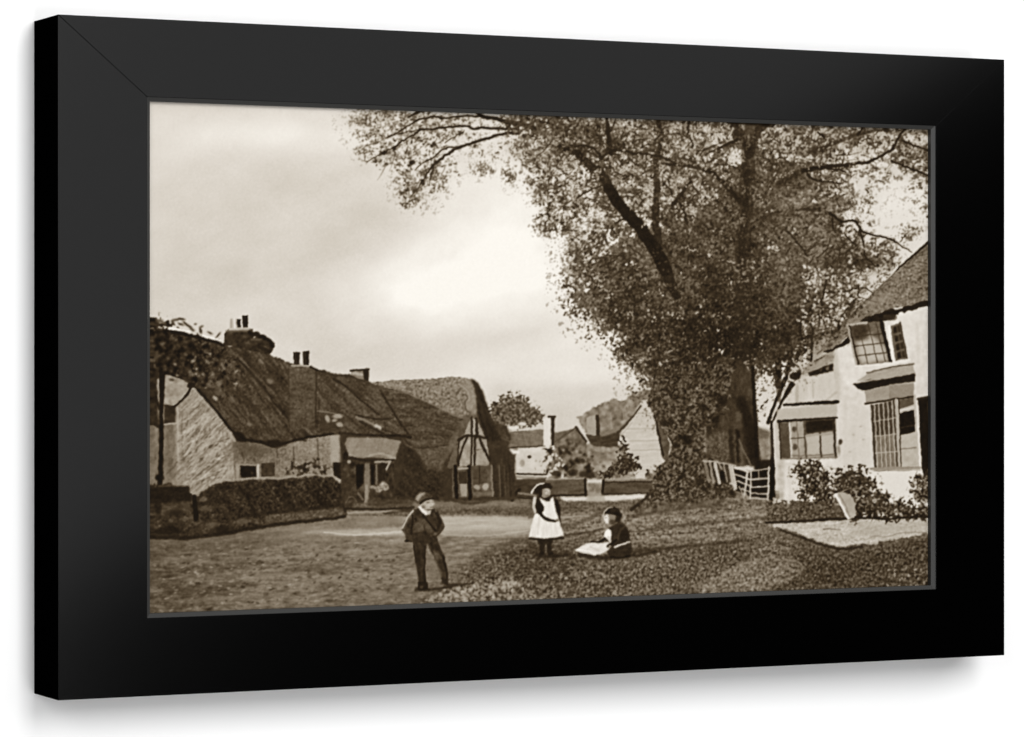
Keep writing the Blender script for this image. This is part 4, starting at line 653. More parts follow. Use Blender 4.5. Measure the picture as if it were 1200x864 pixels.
limbs([([(910, 215), (925, 208), (941, 201)], 4, 5), ([(968, 249), (950, 246), (930, 246)], 3.4, 3), ([(952, 178), (983, 166), (1012, 156), (1040, 152)], 5, 3), ([(880, 262), (900, 252), (915, 248)], 2.4, 1.6)], .2, .6)
limbs([([(921, 270), (935, 285), (946, 300)], 2.4, 1.4), ([(965, 345), (968, 330), (970, 318)], 2, 1.4), ([(946, 328), (953, 323), (958, 321)], 2, 1.2), ([(940, 398), (938, 385), (944, 370), (962, 352), (972, 340)], 2.4, 1.4), ([(962, 352), (964, 365), (960, 380)], 2.6, 1.6), ([(964, 342), (990, 342), (1005, 338)], 1.4, 1), ([(985, 378), (972, 372), (962, 372)], 2, 1.2), ([(936, 398), (952, 392), (950, 380)], 2.4, 2), ([(956, 360), (975, 362), (990, 358)], 1.4, 1), ([(1000, 352), (992, 362), (985, 376)], 2, 1.4), ([(1006, 336), (1018, 340), (1023, 346)], 2, 1)], .14, .8)
pt = density([(700, 203, 7, 5, .5), (775, 232, 7, 6, .6), (769, 200, 8, 5, .5), (771, 158, 8, 8, .5), (866, 260, 12, 12, .5), (878, 225, 10, 8, .5), (872, 318, 14, 16, .5), (850, 216, 8, 5, .6), (800, 194, 8, 5, .5), (880, 165, 12, 8, .5), (1000, 192, 8, 4, .4), (965, 250, 8, 4, .5), (660, 176, 10, 6, .5), (685, 188, 10, 6, .5)], 1.6)
leaves(pt, .37, .08, FO, k=3, gain=1, sp=SPF, clump=.2)
scatter(420, [(745, 290), (800, 290), (930, 240), (950, 330), (900, 400), (780, 420), (720, 350)], .9, (.44, .56), FO, 61, None, 1.7, .42)
scatter(380, [(690, 300), (770, 320), (800, 430), (760, 430), (690, 350)], .95, (.13, .22), FO, 62, None, 1.7, .6)
scatter(260, [(790, 370), (870, 380), (860, 440), (780, 445)], 1, (.08, .16), FO, 63, None, 1.8, .65)
scatter(150, [(690, 320), (800, 330), (800, 440), (760, 430)], .9, (.5, .64), FO, 64, None, 1.7, .55)
scatter(120, [(940, 310), (1020, 320), (985, 380), (940, 390)], 1.1, (.72, .9), 'sky', 65, None, 1.7, .8)
scatter(46, [(985, 190), (1040, 195), (1010, 250), (980, 240)], 1.0, (.3, .45), FO, 66, None, 1.6, .7)
for gx_, gy_, gr_, n_ in [(735, 148, 16, 26), (797, 172, 13, 26), (809, 248, 9, 20), (831, 231, 10, 20), (860, 184, 9, 20), (793, 210, 9, 14), (740, 238, 9, 16), (757, 225, 7, 12), (700, 205, 6, 8), (820, 158, 12, 14), (845, 160, 10, 12), (730, 183, 6, 9), (760, 262, 5, 9), (655, 200, 14, 16), (676, 215, 12, 14), (905, 165, 14, 18), (930, 172, 14, 16), (955, 190, 12, 14), (962, 225, 9, 10), (955, 330, 16, 26), (975, 352, 14, 22), (955, 372, 12, 14), (1000, 300, 12, 14), (905, 292, 7, 6), (700, 328, 8, 10), (712, 345, 6, 6)]:
    g = np.random.default_rng(int(gx_*7+gy_))
    for k in range(n_): ell(gx_+g.normal()*gr_*.55, gy_+g.normal()*gr_*.45, .8+1.3*g.random(), .7+.7*g.random(), .62+.26*g.random(), 'sky', g.random()*180, .5, .72)
scatter(120, [(700, 140), (860, 145), (850, 250), (780, 240), (720, 215)], .9, (.6, .8), 'sky', 67, None, 1.6, .7)
scatter(80, [(890, 152), (985, 152), (985, 190), (900, 185)], 1.1, (.62, .82), 'sky', 68, None, 1.6, .65)
scatter(130, [(630, 190), (680, 240), (668, 280), (632, 265)], .95, (.16, .3), FO, 69, None, 1.6, .75)
scatter(20, [(1055, 262), (1080, 265), (1080, 280), (1060, 280)], 1, (.35, .5), FO, 70, None, 1.5, .7)
ell(1087, 254, 1.6, 1.6, .25, FO, 0, .7)
# ---- hurdles and gate by the house
GT = 'field_gate'
fill([(824, 540), (860, 545), (862, 566), (850, 566), (828, 560)], .18, 'hurdle', soft=1, alpha=.8)
for x0, y0, x1, y1, w, t in [(826, 540, 831, 563, 4, .5), (832, 541, 836, 566, 3, .58), (838, 543, 843, 566, 3.6, .78), (848, 543, 852, 565, 2, .6), (855, 545, 859, 567, 3, .74), (841, 541, 846, 550, 2, .6)]: stroke([(x0, y0), (x1, y1)], w, w, t, 'hurdle', .9)
stroke([(824, 540), (842, 542), (862, 546)], 1.8, 1.8, .66, 'hurdle', .9); ell(847, 558, 3, 6, .07, 'hurdle', -10, .8, .9)
fill([(859, 548), (880, 552), (901, 550), (901, 585), (880, 582), (862, 575)], .085, GT, soft=.4)
for a, b, w, t in [((858, 547), (863, 573), 2.8, .76), ((861, 548), (877, 553), 2.6, .84), ((877, 553), (901, 549), 1.5, .66), ((862, 556), (878, 562), 2, .76), ((878, 562), (901, 561), 2, .76), ((864, 564), (880, 570), 2, .74), ((880, 571), (901, 570), 2, .76), ((868, 573), (880, 577), 1.8, .66), ((879, 578), (900, 579), 1.8, .74), ((878, 584), (900, 585), 2, .66),
                   ((876, 553), (872, 580), 2.6, .76), ((880, 552), (879, 584), 2.2, .72), ((889, 551), (889, 560), 1.5, .6), ((901, 548), (900, 586), 2.2, .74), ((866, 570), (872, 583), 1.8, .62), ((870, 572), (876, 583), 1.6, .62)]: stroke([a, b], w, w, t, GT, .95)
# ---- shrubs, lawn strip and stone before the house
fill([(897, 588), (920, 586), (950, 588), (980, 584), (990, 600), (994, 608), (950, 610), (900, 613)], .35, 'lawn', rough=1, tex=[(.05, 14, 3, -3)], speck=.06)
stroke([(898, 613), (940, 611), (970, 609), (994, 608)], 2.6, 3.4, .12, 'lawn', .9)
scatter(90, [(900, 592), (980, 590), (985, 605), (900, 608)], .8, (.48, .62), 'lawn', 71, None, 1.7, .5); scatter(12, [(905, 585), (925, 583), (925, 590), (905, 590)], 1.2, (.75, .9), 'lawn', 72, None, 1.6, .8)
leaves(density([(945, 552, 14, 12, .85), (960, 565, 16, 16, .85), (950, 575, 14, 12, .8), (968, 580, 12, 8, .9), (936, 550, 8, 5, .5), (942, 580, 8, 6, .55), (930, 560, 6, 6, .2), (955, 545, 8, 5, .6)], 2), .25, .10, 'shrub#4', SPC, k=2.8, sp=SPF, gain=1.0, clump=.22)
leaves(density([(995, 565, 16, 14, .95), (1010, 570, 18, 16, 1), (985, 570, 12, 12, .95), (1020, 590, 20, 16, 1), (1045, 598, 20, 12, 1), (1000, 592, 10, 18, .95), (1068, 601, 22, 8, 1), (1086, 602, 14, 7, 1), (990, 552, 8, 6, .6), (1005, 550, 10, 6, .65), (1036, 580, 6, 5, .6), (1052, 590, 8, 5, .6)], 2.4), .25, .085, 'shrub#5', SPC, k=2.8, sp=SPF, gain=1.0, clump=.22)
leaves(density([(1080, 575, 12, 16, .95), (1090, 570, 8, 24, 1), (1074, 565, 7, 9, .7), (1066, 590, 8, 8, .6), (1088, 595, 10, 10, 1)], 2.2), .27, .11, 'shrub#6', SPC, k=2.8, sp=SPF, gain=1.0, clump=.22)
scatter(150, [(930, 545), (965, 545), (1005, 555), (1030, 585), (1080, 600), (1000, 604), (960, 585), (935, 580)], .85, (.46, .7), 'shrub#5', 73, None, 1.7, .62)
scatter(60, [(930, 545), (965, 545), (978, 580), (940, 582)], 1, (.08, .14), 'shrub#4', 74, None, 1.7, .75)
scatter(50, [(990, 595), (1090, 600), (1090, 608), (1000, 608)], 1.2, (.08, .13), 'shrub#5', 75, None, 1.7, .75)
scatter(45, [(1068, 558), (1092, 556), (1092, 600), (1072, 600)], 1, (.55, .8), 'shrub#6', 76, None, 1.7, .65)
stroke([(996, 606), (1040, 608), (1092, 605)], 2.4, 2, .1, 'shrub#5', .85, wob=.8)
fill([(981, 580), (988, 577), (997, 580), (1002, 590), (1003, 600), (1001, 607), (994, 609), (989, 598)], .66, 'boundary_stone', tex=[(.04, 5, 8, 60)]); stroke([(980, 581), (987, 594), (994, 608)], 3, 2.6, .9, 'boundary_stone'); stroke([(984, 580), (991, 594), (996, 606)], 1.2, 1, .45, 'boundary_stone', .7); stroke([(986, 577), (995, 573), (1004, 577)], 1.5, 1, .6, 'shrub#5', .7)
stroke([(488, 691), (505, 691), (530, 687), (552, 684)], 4, 2.5, .17, 'green', .75, soft=1.3); stroke([(630, 651), (650, 652), (668, 650)], 4, 2.5, .16, 'green', .75, soft=1.3); stroke([(680, 650), (712, 654), (745, 651), (768, 647)], 5, 3, .16, 'green', .75, soft=1.5)
# ---- the boy in cap and jacket
P = 'boy'
fill([(483, 633), (500, 631), (500, 640), (498.5, 652), (498, 664), (499, 676), (499.5, 690), (491, 690), (490, 676), (487.5, 660), (485, 646)], .235, P+'/trousers', soft=.4, tex=[(.09, 7, 3, 70)])
fill([(498, 632), (512.5, 631), (516, 642), (520, 650), (523, 661), (525, 672), (525.5, 683), (519, 682), (516.5, 672), (513, 662), (508, 652), (503, 642)], .25, P+'/trousers', soft=.4, tex=[(.09, 7, 3, 60)])
fill([(501, 644), (503.5, 646), (508, 656), (514, 668), (517, 680), (500.5, 680), (499.5, 662)], .45, None, soft=.9, alpha=.6); stroke([(501.5, 643), (503.5, 650)], 1.6, 1.4, .58, None, .6)
ell(511.5, 651, 3.4, 5.5, .43, P+'/trousers', -22, 1.8, .8); stroke([(509, 656), (514, 666), (517, 676)], 2, 1.6, .33, P+'/trousers', .6, soft=.9); stroke([(493, 642), (494, 660), (495, 682)], 2.2, 2, .29, P+'/trousers', .6, soft=1); stroke([(485, 640), (488, 660)], 2, 1.6, .1, P+'/trousers', .7); stroke([(519, 652), (523, 668), (524.5, 680)], 2.4, 2, .1, P+'/trousers', .8); stroke([(498, 640), (497.5, 664), (498, 684)], 1.6, 1.8, .1, P+'/trousers', .7); stroke([(490, 668), (496, 666)], 1.4, 1.2, .36, P+'/trousers', .5); stroke([(518, 672), (523, 670)], 1.4, 1.2, .32, P+'/trousers', .5); stroke([(504, 634), (508, 644)], 3, 2, .11, P+'/trousers', .6, soft=.9)
fill([(489.5, 682), (500.5, 682), (502, 690), (497, 692.5), (490, 692)], .15, P+'/boots'); ell(494, 688, 2.4, 2, .36, P+'/boots', 0, .8, .7)
fill([(517, 677), (525, 678), (526, 684), (532, 685), (526, 687), (518, 683)], .2, P+'/boots', soft=.5); stroke([(526, 686), (545, 684)], 2, 1, .26, 'green', .6, soft=1)
fill([(485.5, 598), (492, 595), (500, 602), (508, 596), (513, 599), (518, 609), (521.5, 617), (519, 622), (513, 628), (511, 632), (500, 634), (487, 635), (482, 636), (476, 634), (475, 628), (471, 621), (474, 611), (479, 604)], .27, P+'/jacket', soft=.35, tex=[(.10, 7, 3, 60), (.05, 3, 3, 0)])
fill([(488, 615), (498, 606), (505, 612), (508, 626), (500, 632), (486, 630)], .37, P+'/jacket', soft=1.5, tex=[(.05, 5, 5, 0)])
stroke([(481, 604), (476, 613), (473, 620)], 4, 3.2, .42, P+'/jacket', .8, soft=1); stroke([(484, 599), (479, 604.5), (475, 612), (471.5, 620)], 2.2, 1.5, .78, P+'/jacket', .85); stroke([(510, 598), (515, 605), (519, 613)], 1.5, 1.2, .56, P+'/jacket', .7); stroke([(484, 604), (483, 616), (482, 626)], 2, 2, .1, P+'/jacket', .8); stroke([(496, 604), (504, 614), (510, 622)], 2.4, 2, .1, P+'/jacket', .8); stroke([(512, 602), (516, 612), (512, 622)], 4, 3, .12, P+'/jacket', .7)
stroke([(489, 612), (491, 624)], 2, 1.4, .38, P+'/jacket', .6, soft=.8); stroke([(506, 606), (509, 616)], 2.4, 1.6, .3, P+'/jacket', .6, soft=.8); stroke([(497, 616), (499, 628)], 1.4, 1.2, .18, P+'/jacket', .7); fill([(484, 625), (500, 622), (512, 626), (511, 634), (498, 637), (484, 637)], .22, P+'/jacket', soft=1.2, alpha=.8, tex=[(.1, 5, 3, 40)]); stroke([(472, 621), (477, 628)], 2, 2, .36, P+'/jacket', .8); ell(479, 630, 4, 3, .28, P+'/hand', 20, .9, .8); ell(477, 634, 2.6, 1.6, .1, P+'/jacket', 0, .6); ell(510, 626, 2.4, 1.6, .42, P+'/hand#2', -30, .7, .9); ell(487, 617, 2.4, 4, .38, P+'/jacket', 10, 1.2, .6)
fill([(490, 594), (494, 592), (500, 600), (503, 603), (499, 604), (494, 600)], .88, P+'/collar', soft=.4); fill([(499, 598), (506, 596), (504, 603), (501, 604)], .72, P+'/collar', soft=.4)
ell(500.5, 590.5, 7.2, 7.0, .58, P, -10, .7); fill([(499, 587), (507, 586), (509, 590), (509.5, 592.5), (507.5, 593), (507.5, 596), (503, 598), (498, 596), (495, 590)], .66, P, soft=.7); ell(503, 592.5, 3, 2, .74, P, 0, 1, .7); ell(507.3, 589.8, 1.6, 1.4, .76, P, 0, .7)
stroke([(500.5, 589), (503.5, 588.8)], 1.3, 1, .30, P, .75); stroke([(506.5, 589), (508.3, 589.2)], 1.2, .8, .34, P, .7); stroke([(504.5, 594.6), (508, 594.4)], 1.2, .9, .32, P, .75); stroke([(501, 598), (506, 597.5)], 1.8, 1.4, .2, P, .7); stroke([(508.5, 592.5), (510, 592)], 1, .8, .4, P, .5); ell(494, 591, 1.8, 2.6, .66, P, 0, .7); ell(496.5, 594, 2, 2, .36, P, 20, .9, .6)
fill([(486.8, 586), (487.5, 581), (491, 577.6), (497, 576.6), (503, 578), (507.5, 581.5), (508.5, 584.5), (502, 585.5), (496, 588), (492.5, 591), (488, 590)], .34, P+'/cap', soft=.4, tex=[(.07, 4, 3, 0)]); fill([(487.5, 585), (489, 580.6), (494, 577.8), (500, 578), (494, 582), (490, 588)], .60, P+'/cap', soft=.8); stroke([(493, 590), (496.5, 586.8), (502, 584.6), (508.5, 584.4)], 2.6, 1.8, .12, P+'/cap', .85)
# ---- the little girl in a white pinafore
P = 'standing_girl'
fill([(629, 630), (648, 630), (646.5, 638), (645.5, 649), (641.5, 649), (640.6, 637), (638.6, 637), (637.5, 650), (633.5, 649), (632, 640)], .16, P+'/stockings', soft=.5, tex=[(.04, 3, 5, 0)]); ell(635.5, 649, 3, 2, .12, P+'/shoes', 0, .6); ell(645, 649, 3.4, 2, .12, P+'/shoes', 0, .6); ell(651, 651, 4, 2, .16, 'green', -5, 1, .8)
fill([(629, 584), (634, 580), (648, 581), (654, 586), (656, 600), (659, 628), (657, 632), (623, 632), (628, 600)], .21, P+'/dress', soft=.5)
fill([(632, 583), (637, 586), (642, 588), (648, 582), (650, 590), (653, 603), (656, 612), (661, 628), (650, 630), (635, 631), (620, 629.5), (623, 615), (627, 602), (634, 600), (636, 596)], .90, P+'/pinafore', soft=.5, tex=[(.05, 3, 20, 8), (.03, 4, 4, 0)])
for p, t in [([(632, 606), (630, 626)], .8), ([(640, 610), (641, 628)], .84), ([(650, 610), (653, 626)], .82), ([(626, 610), (624, 626)], .86), ([(645, 612), (647, 628)], .86)]: stroke(p, 1.4, 1.6, t, P+'/pinafore', .8, soft=.8)
stroke([(627.5, 584), (625.5, 592), (627, 600)], 3.4, 3, .78, P+'/pinafore', .9); stroke([(626, 583), (624.5, 590)], 1.4, 1.2, .92, P+'/pinafore', .8)
fill([(630, 585), (633, 586), (637.5, 594), (637, 598), (634, 602), (629, 600), (628, 592)], .12, P+'/dress', soft=.4); stroke([(631, 600), (637, 606), (643, 609.5), (651, 611)], 4, 3, .11, P+'/dress'); ell(653, 610, 2.2, 1.7, .45, P+'/hand', 0, .6); fill([(650, 584), (654, 587), (657, 598), (656, 604), (652, 600)], .10, P+'/dress', soft=.4)
stroke([(621, 631.5), (640, 632.5), (660, 630.5)], 2.2, 2, .14, P+'/dress', .9)
fill([(638, 582), (644, 583), (644, 588), (640, 588)], .12, P+'/dress', soft=.5)
ell(638.5, 577.5, 5.6, 6, .56, P, 0, .6); ell(641.5, 576.5, 3, 3.4, .74, P, 0, .8); ell(643, 579, 2, 2.6, .6, P, 0, .8); stroke([(639, 576), (641, 576)], 1.1, .9, .28, P, .7); stroke([(640, 581), (643, 581)], 1.1, .9, .32, P, .7); fill([(631, 574), (636, 572), (635, 580), (633, 584), (631, 580)], .14, P+'/hair', soft=.5)
fill([(623, 577), (626, 571), (632, 567), (638, 565.5), (645, 567), (647, 571), (645, 573.5), (638, 572), (633, 573), (630, 577)], .15, P+'/hat', soft=.4); stroke([(623, 578), (626, 572), (631, 568), (638, 566.5)], 2.2, 1.4, .84, P+'/hat'); stroke([(629, 577), (633, 573), (638, 572)], 1.6, 1.6, .12, P+'/hat')
# ---- the child sitting on the grass
P = 'seated_child'
fill([(714, 618), (720, 615), (726, 611), (733, 615), (737, 624), (739, 634), (741, 643), (738, 651), (730, 653), (716, 653), (711, 646), (709, 638)], .22, P+'/coat', soft=.5, tex=[(.04, 5, 4, 0)])
stroke([(693, 635), (702, 635.5), (710, 631)], 2.6, 3.4, .11, P+'/coat'); stroke([(721, 617), (720, 626), (721, 632)], 3.6, 3, .27, P+'/coat', .7, soft=1); ell(731, 626, 6, 9, .14, P+'/coat', -15, 1.5, .8)
fill([(673.5, 644.5), (680, 641), (688, 636.5), (697, 635.5), (706, 637), (713, 635), (715, 641), (711, 646), (703, 650), (697, 651), (689, 649), (682, 648.5)], .88, P+'/pinafore', soft=.5, tex=[(.05, 6, 3, -15)]); stroke([(675, 644.5), (684, 645), (692, 647)], 1.6, 1.4, .97, P+'/pinafore', .8); stroke([(733, 616), (727, 622), (724, 632)], 2, 2.4, .4, P+'/coat', .6, soft=1); stroke([(726, 613), (731, 615)], 2, 1.6, .4, P+'/coat', .6, soft=.8); stroke([(720, 648), (733, 644)], 2, 2, .3, P+'/coat', .6, soft=1); stroke([(692, 641), (702, 646)], 2, 2, .74, P+'/pinafore', .6, soft=.8)
fill([(709, 622), (713, 620), (716, 622), (716.5, 628), (716, 634), (712, 633), (708, 628)], .95, P+'/pinafore', soft=.5); stroke([(713, 630), (716, 637)], 3.4, 3, .8, P+'/pinafore', .9); stroke([(721, 641.5), (729, 638), (738, 635.5)], 2.4, 2, .82, P+'/pinafore', .95)
stroke([(712, 640), (717, 637), (722, 633)], 3.2, 3, .1, P+'/coat'); ell(714.5, 640.5, 2, 1.6, .5, P+'/hand', 0, .6); stroke([(714, 650), (724, 647), (738, 648)], 4, 4, .2, P+'/coat', .7, soft=1.2); stroke([(716, 653), (728, 653.5), (738, 651)], 2, 2, .08, P+'/coat', .9)
ell(716, 608, 6, 7, .50, P, 15, .7); fill([(707.5, 605), (712, 602), (714, 608), (713, 614), (710, 613.5), (708, 609)], .88, P, soft=.6); ell(718, 612, 4, 3, .30, P, 20, 1, .8); ell(720, 606, 2, 2.6, .5, P, 0, .7); stroke([(709.5, 606.5), (711.5, 606.5)], 1, .8, .4, P, .7); ell(719, 602.5, 2.4, 2, .5, P, 0, .8, .7)
fill([(706, 604), (708, 599), (713, 595), (719, 594), (725, 597), (729, 603), (727, 606.5), (722, 604), (715, 602.5), (710, 602)], .11, P+'/hat', soft=.4); stroke([(706.5, 604), (709, 599), (714, 595.5), (718, 595)], 1.8, 1.2, .8, P+'/hat', .85); stroke([(722, 597), (727, 602)], 1.6, 1.2, .3, P+'/hat', .6); ell(719, 598, 4, 2.4, .24, P+'/hat', 10, 1, .8); fill([(722, 604), (728, 605), (726, 612), (721, 612)], .16, P+'/hat', soft=.8)
# ---- the print itself: edges wander a little as in an old plate, lens softness, sharpening halo, grain
def warp(a, amp, sc, seed, near=False):
    gx = np.clip(np.arange(W)[None, :]+amp*S*fld(XX, YY, sc, sc, 0, seed, 2), 0, W-1.001); gy = np.clip(np.arange(H)[:, None]+amp*S*fld(XX, YY, sc, sc, 0, seed+50, 2), 0, H-1.001)
    if near: return a[np.rint(gy).astype(int), np.rint(gx).astype(int)]
    ix, iy = gx.astype(int), gy.astype(int); fx, fy = (gx-ix).astype(np.float32), (gy-iy).astype(np.float32)
    return (a[iy, ix]*(1-fx)+a[iy, ix+1]*fx)*(1-fy)+(a[iy+1, ix]*(1-fx)+a[iy+1, ix+1]*fx)*fy
c0, c1 = int((179.5-PX0)*S), int((1091-PX0)*S)
for A in (T, L): A[:, :c0] = A[:, c0:c0+1]; A[:, c1:] = A[:, c1:c1+1]
T = warp(T, .6, 4.5, 61); L = warp(L, .6, 4.5, 61, True)
mott = .022*fld(XX, YY, 9, 7, 0, 71, 3)+.02*fld(XX, YY, 3, 2.4, 0, 72, 2)
T = T+mott*np.clip((.8-T)*3, 0, 1)
T = blur(T, .5*S)
T = T + .42*(T-blur(T, 1.4*S)) + .08*(T-blur(T, 4*S))
T = np.where(T < .2, .2-(.2-T)*.72, T)
T = T-.045*np.exp(-.5*((T-.30)/.13)**2)+.015*np.exp(-.5*((T-.62)/.12)**2)
T = np.clip(T, .055, .985)
gr = np.random.default_rng(5).standard_normal((H, W)).astype(np.float32)
T = np.clip(T+.034*blur(gr, .8)*np.clip(1.3-T, .2, 1), .03, 1)
# ---------------------------------------------------------------- the framed photograph on the wall
FW, FH, FD = .997, .600, .066                     # frame: width, height, depth (m)
RW, RH = .0826, .0692                             # upright and cross rails
C = bpy.context.scene.collection
def add(name, me, parent=None, loc=(0, 0, 0)):
    o = bpy.data.objects.new(name, me); C.objects.link(o); o.parent = parent; o.location = loc; return o
def mesh(name, vs, fs, mat, parent=None, bev=0, seg=2, smooth=False):
    me = bpy.data.meshes.new(name); me.from_pydata(vs, [], fs); me.materials.append(mat); me.validate()
    bm = bmesh.new(); bm.from_mesh(me); bmesh.ops.recalc_face_normals(bm, faces=bm.faces); bm.to_mesh(me); bm.free()
    o = add(name, me, parent)
    if bev:
        m = o.modifiers.new('Bevel', 'BEVEL'); m.width = bev; m.segments = seg; m.limit_method = 'ANGLE'; m.angle_limit = .35
    return o
def material(name, col, rough=.5, spec=.5, bump=0, bscale=200, tint=0):
    m = bpy.data.materials.new(name); m.use_nodes = True; n = m.node_tree.nodes; k = m.node_tree.links; b = n['Principled BSDF']
    b.inputs['Base Color'].default_value = (*col, 1); b.inputs['Roughness'].default_value = rough; b.inputs['Specular IOR Level'].default_value = spec
    tc = n.new('ShaderNodeTexCoord'); no = n.new('ShaderNodeTexNoise'); no.inputs['Scale'].default_value = bscale; no.inputs['Detail'].default_value = 4
    k.new(tc.outputs['Object'], no.inputs['Vector'])
    if bump:
        bp = n.new('ShaderNodeBump'); bp.inputs['Strength'].default_value = bump; bp.inputs['Distance'].default_value = .0005
        k.new(no.outputs['Fac'], bp.inputs['Height']); k.new(bp.outputs['Normal'], b.inputs['Normal'])
    if tint:
        r = n.new('ShaderNodeMapRange'); r.inputs['To Min'].default_value = rough-tint; r.inputs['To Max'].default_value = rough+tint
        k.new(no.outputs['Fac'], r.inputs['Value']); k.new(r.outputs['Result'], b.inputs['Roughness'])
    return m
black = material('black_satin_lacquer', (.0003, .0003, .0003), FRAME_ROUGH, FRAME_SPEC, .03, 900, .01)
side_black = material('matt_black_edge', (.0003, .0003, .0003), .6, 0, .03, 900)
lipm = material('grey_lip_lacquer', LIP, .45, .3, .02, 900)
board = material('mount_board', (.5, .46, .4), .9, .1, .1, 600)
wallm = material('white_wall_paint', (.86, .86, .86), .85, .1, .04, 350)

# wall
wall = mesh('wall', [(-9, FD+.0005, -5), (9, FD+.0005, -5), (9, FD+.0005, 5), (-9, FD+.0005, 5)], [(0, 1, 2, 3)], wallm); wall['kind'] = 'structure'
# frame: four mitred rails and the stepped lip inside them
fr = add('picture_frame', None, None, (0, 0, 0)); fr['category'] = 'picture frame'
fr['label'] = 'wide black satin picture frame with mitred corners hanging on the white wall'
Hh = FH/2; out = [(0, Hh), (FW, Hh), (FW, -Hh), (0, -Hh)]; inn = [(RW, Hh-RH), (FW-RW, Hh-RH), (FW-RW, -Hh+RH), (RW, -Hh+RH)]
prof = [(0, FD), (0, 0), (1, 0), (1, .004), (.93, .004), (.93, FD)]
for i in range(4):
    j = (i+1) % 4; vs = []
    ln = math.hypot(out[j][0]-out[i][0], out[j][1]-out[i][1]); g = .00004/ln
    for a, b, e in ((i, j, g), (j, i, g)):
        for t, d in prof:
            p = [out[a][q]+(inn[a][q]-out[a][q])*t for q in (0, 1)]; r = [out[b][q]+(inn[b][q]-out[b][q])*t for q in (0, 1)]
            vs.append((p[0]+(r[0]-p[0])*e, d, p[1]+(r[1]-p[1])*e))
    n = len(prof); fs = [(q, (q+1) % n, n+(q+1) % n, n+q) for q in range(n)]+[tuple(range(n)), tuple(range(2*n-1, n-1, -1))]
    o = mesh('frame_rail', vs, fs, black, fr, .0003, 2); o.data.materials.append(side_black)
    for p in o.data.polygons:
        if abs(p.normal.y) < .5 and p.index == 0: p.material_index = 1
LW, LD = .0036, .0030
def ring(e, d): return [(x+e*sx, d, z+e*sz) for (x, z), (sx, sz) in zip(inn, ((1, -1), (-1, -1), (-1, 1), (1, 1)))]
vs = ring(-.002, .0042)+ring(0, .0006)+ring(LW, LD)+ring(LW, .0081)
fs = [(r*4+i, r*4+(i+1) % 4, r*4+4+(i+1) % 4, r*4+4+i) for r in range(3) for i in range(4)]
lip = mesh('inner_lip', vs, fs, lipm, fr); lip['label'] = 'thin grey bevelled lip round the opening'
bb = .05
mesh('backing_board', [(bb, y, z) for y in (.012, .016) for z in (-Hh+bb, Hh-bb)]+[(FW-bb, y, z) for y in (.012, .016) for z in (-Hh+bb, Hh-bb)],
     [(0, 1, 3, 2), (4, 6, 7, 5), (0, 4, 5, 1), (2, 3, 7, 6), (0, 2, 6, 4), (1, 5, 7, 3)], board, fr)

# print: every dot of the drawing becomes one small flat cell of the sheet, sorted by the thing it shows
PY = .0085; x0, x1, z0, z1 = RW+.0005, FW-RW-.0005, -Hh+RH+.0005, Hh-RH-.0005
NX, NZ = 1200, 676
gx = np.linspace(x0, x1, NX+1); gz = np.linspace(z1, z0, NZ+1)
PLANE = np.array([[3770.74400, 0, 188.30088], [186.32135, -3912, 1226.41985], [0.4446810, 0, 2.9270163]])   # sheet (m) -> drawing
def lookup(X, Z):
    w = PLANE[2, 0]*X+PLANE[2, 2]
    return ((PLANE[0, 0]*X+PLANE[0, 2])/w-PX0)*S-.5, ((PLANE[1, 0]*X+PLANE[1, 1]*Z+PLANE[1, 2])/w-PY0)*S-.5
X, Z = np.meshgrid(gx, gz); U, V = lookup(X, Z)
U = np.clip(U, 0, W-1.001); V = np.clip(V, 0, H-1.001); ui, vi = U.astype(int), V.astype(int); fu, fv = U-ui, V-vi
tone = (T[vi, ui]*(1-fu)+T[vi, ui+1]*fu)*(1-fv)+(T[vi+1, ui]*(1-fu)+T[vi+1, ui+1]*fu)*fv
tk = np.array([0, .12, .25, .35, .5, .7, .85, 1.0]); tc = np.array(SEPIA)/255.0
rgb = np.stack([np.interp(tone, tk, tc[:, i]) for i in range(3)], -1)
lin = np.where(rgb <= .04045, rgb/12.92, ((rgb+.055)/1.055)**2.4)*PRINT_GAIN
lin = np.clip(lin, 0, .93)
Xc, Zc = np.meshgrid((gx[1:]+gx[:-1])/2, (gz[1:]+gz[:-1])/2); U, V = lookup(Xc, Zc)
cell = L[np.clip(np.rint(V), 0, H-1).astype(int), np.clip(np.rint(U), 0, W-1).astype(int)]
ink = bpy.data.materials.new('sepia_ink_on_paper'); ink.use_nodes = True; nd = ink.node_tree.nodes; lk = ink.node_tree.links; bs = nd['Principled BSDF']
at = nd.new('ShaderNodeAttribute'); at.attribute_name = 'ink'; lk.new(at.outputs['Color'], bs.inputs['Base Color'])
bs.inputs['Roughness'].default_value = .75; bs.inputs['Specular IOR Level'].default_value = .05
pr = mesh('photograph_print', [(x, y, z) for y in (.0088, .0094) for z in (z0, z1) for x in (x0, x1)],
          [(0, 1, 3, 2), (4, 6, 7, 5), (0, 4, 5, 1), (2, 3, 7, 6), (0, 2, 6, 4), (1, 5, 7, 3)], board)
pr['category'] = 'photograph'; pr['label'] = 'sepia village photograph with three children and a great tree, mounted inside the black frame'
NV = (NX+1)*(NZ+1); vid = np.arange(NV).reshape(NZ+1, NX+1)
quads = np.stack([vid[1:, :-1], vid[1:, 1:], vid[:-1, 1:], vid[:-1, :-1]], -1).reshape(-1, 4)
pos = np.stack([X, np.full_like(X, PY), Z], -1).reshape(-1, 3); lin = lin.reshape(-1, 3); cell = cell.reshape(-1)
made = {}
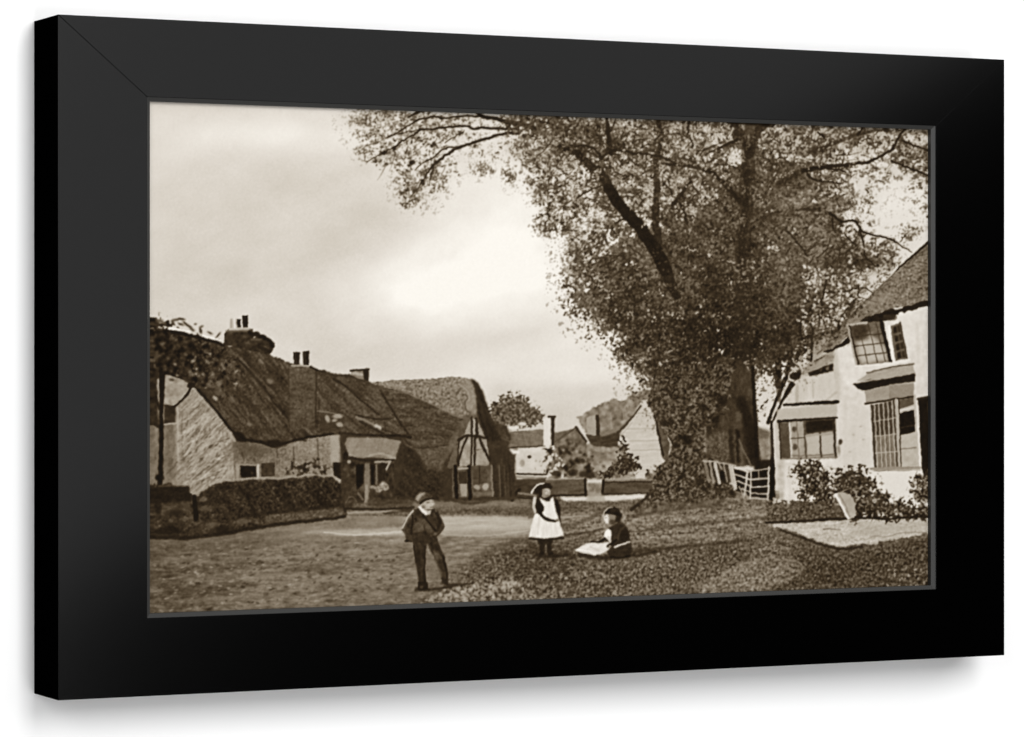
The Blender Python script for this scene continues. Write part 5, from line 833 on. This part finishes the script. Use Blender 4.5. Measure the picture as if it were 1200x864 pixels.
def cells(path, parent):
    k = NAMES.index(path) if path in NAMES else -1
    q = quads[cell == k]; name = path.split('/')[-1].split('#')[0]; name = KIND.get(name, name)
    if not len(q):
        o = add(name, None, parent); made[path] = o; return o
    used, inv = np.unique(q, return_inverse=True); me = bpy.data.meshes.new(name)
    me.vertices.add(len(used)); me.vertices.foreach_set('co', pos[used].astype(np.float32).ravel())
    me.loops.add(q.size); me.loops.foreach_set('vertex_index', inv.ravel().astype(np.int32))
    me.polygons.add(len(q)); me.polygons.foreach_set('loop_start', np.arange(0, q.size, 4, dtype=np.int32)); me.polygons.foreach_set('loop_total', np.full(len(q), 4, np.int32))
    ca = me.color_attributes.new('ink', 'FLOAT_COLOR', 'POINT'); ca.data.foreach_set('color', np.concatenate([lin[used], np.ones((len(used), 1))], 1).astype(np.float32).ravel())
    me.materials.append(ink); me.update(); made[path] = o = add(name, me, parent); return o
KIND = {'boy': 'person', 'standing_girl': 'person', 'seated_child': 'person', 'road': 'village_road', 'green': 'village_green'}
present = [n for i, n in enumerate(NAMES) if (cell == i).sum() > 6]
tops = []
for n in present:
    a = n.split('/')[0]
    if a not in tops: tops.append(a)
for a in tops: cells(a, pr)
for n in present:
    if '/' in n: cells(n, made[n.split('/')[0]])
for key, text in LABELS.items():
    if key in made: made[key]['label'] = text

# ---------------------------------------------------------------- lamps, camera, colour
sc = bpy.context.scene
def softbox(name, loc, target, sx, sy, watts, roll=0):
    l = bpy.data.lights.new(name, 'AREA'); l.shape = 'RECTANGLE'; l.size = sx; l.size_y = sy; l.energy = watts; l.color = (1, 1, 1)
    o = bpy.data.objects.new(name, l); C.objects.link(o); o.location = loc
    q = (Vector(target)-Vector(loc)).to_track_quat('-Z', 'Y'); o.rotation_euler = (q @ Quaternion((0, 0, 1), roll)).to_euler(); return o
LIGHTS()
w = bpy.data.worlds.new('World'); sc.world = w; w.use_nodes = True
w.node_tree.nodes['Background'].inputs['Color'].default_value = (1, 1, 1, 1); w.node_tree.nodes['Background'].inputs['Strength'].default_value = WORLD
cam = bpy.data.cameras.new('camera'); co = bpy.data.objects.new('camera', cam); C.objects.link(co); sc.camera = co
co.location = (-.9426, -2.79142, 0); co.rotation_euler = (math.pi/2, 0, -math.radians(26.40293))
cam.lens = 36*3912/1200; cam.sensor_width = 36; cam.shift_y = -13/1200; cam.clip_start = .05; cam.clip_end = 100
sc.view_settings.view_transform = 'Standard'; sc.view_settings.look = 'None'; sc.view_settings.exposure = 0; sc.view_settings.gamma = 1
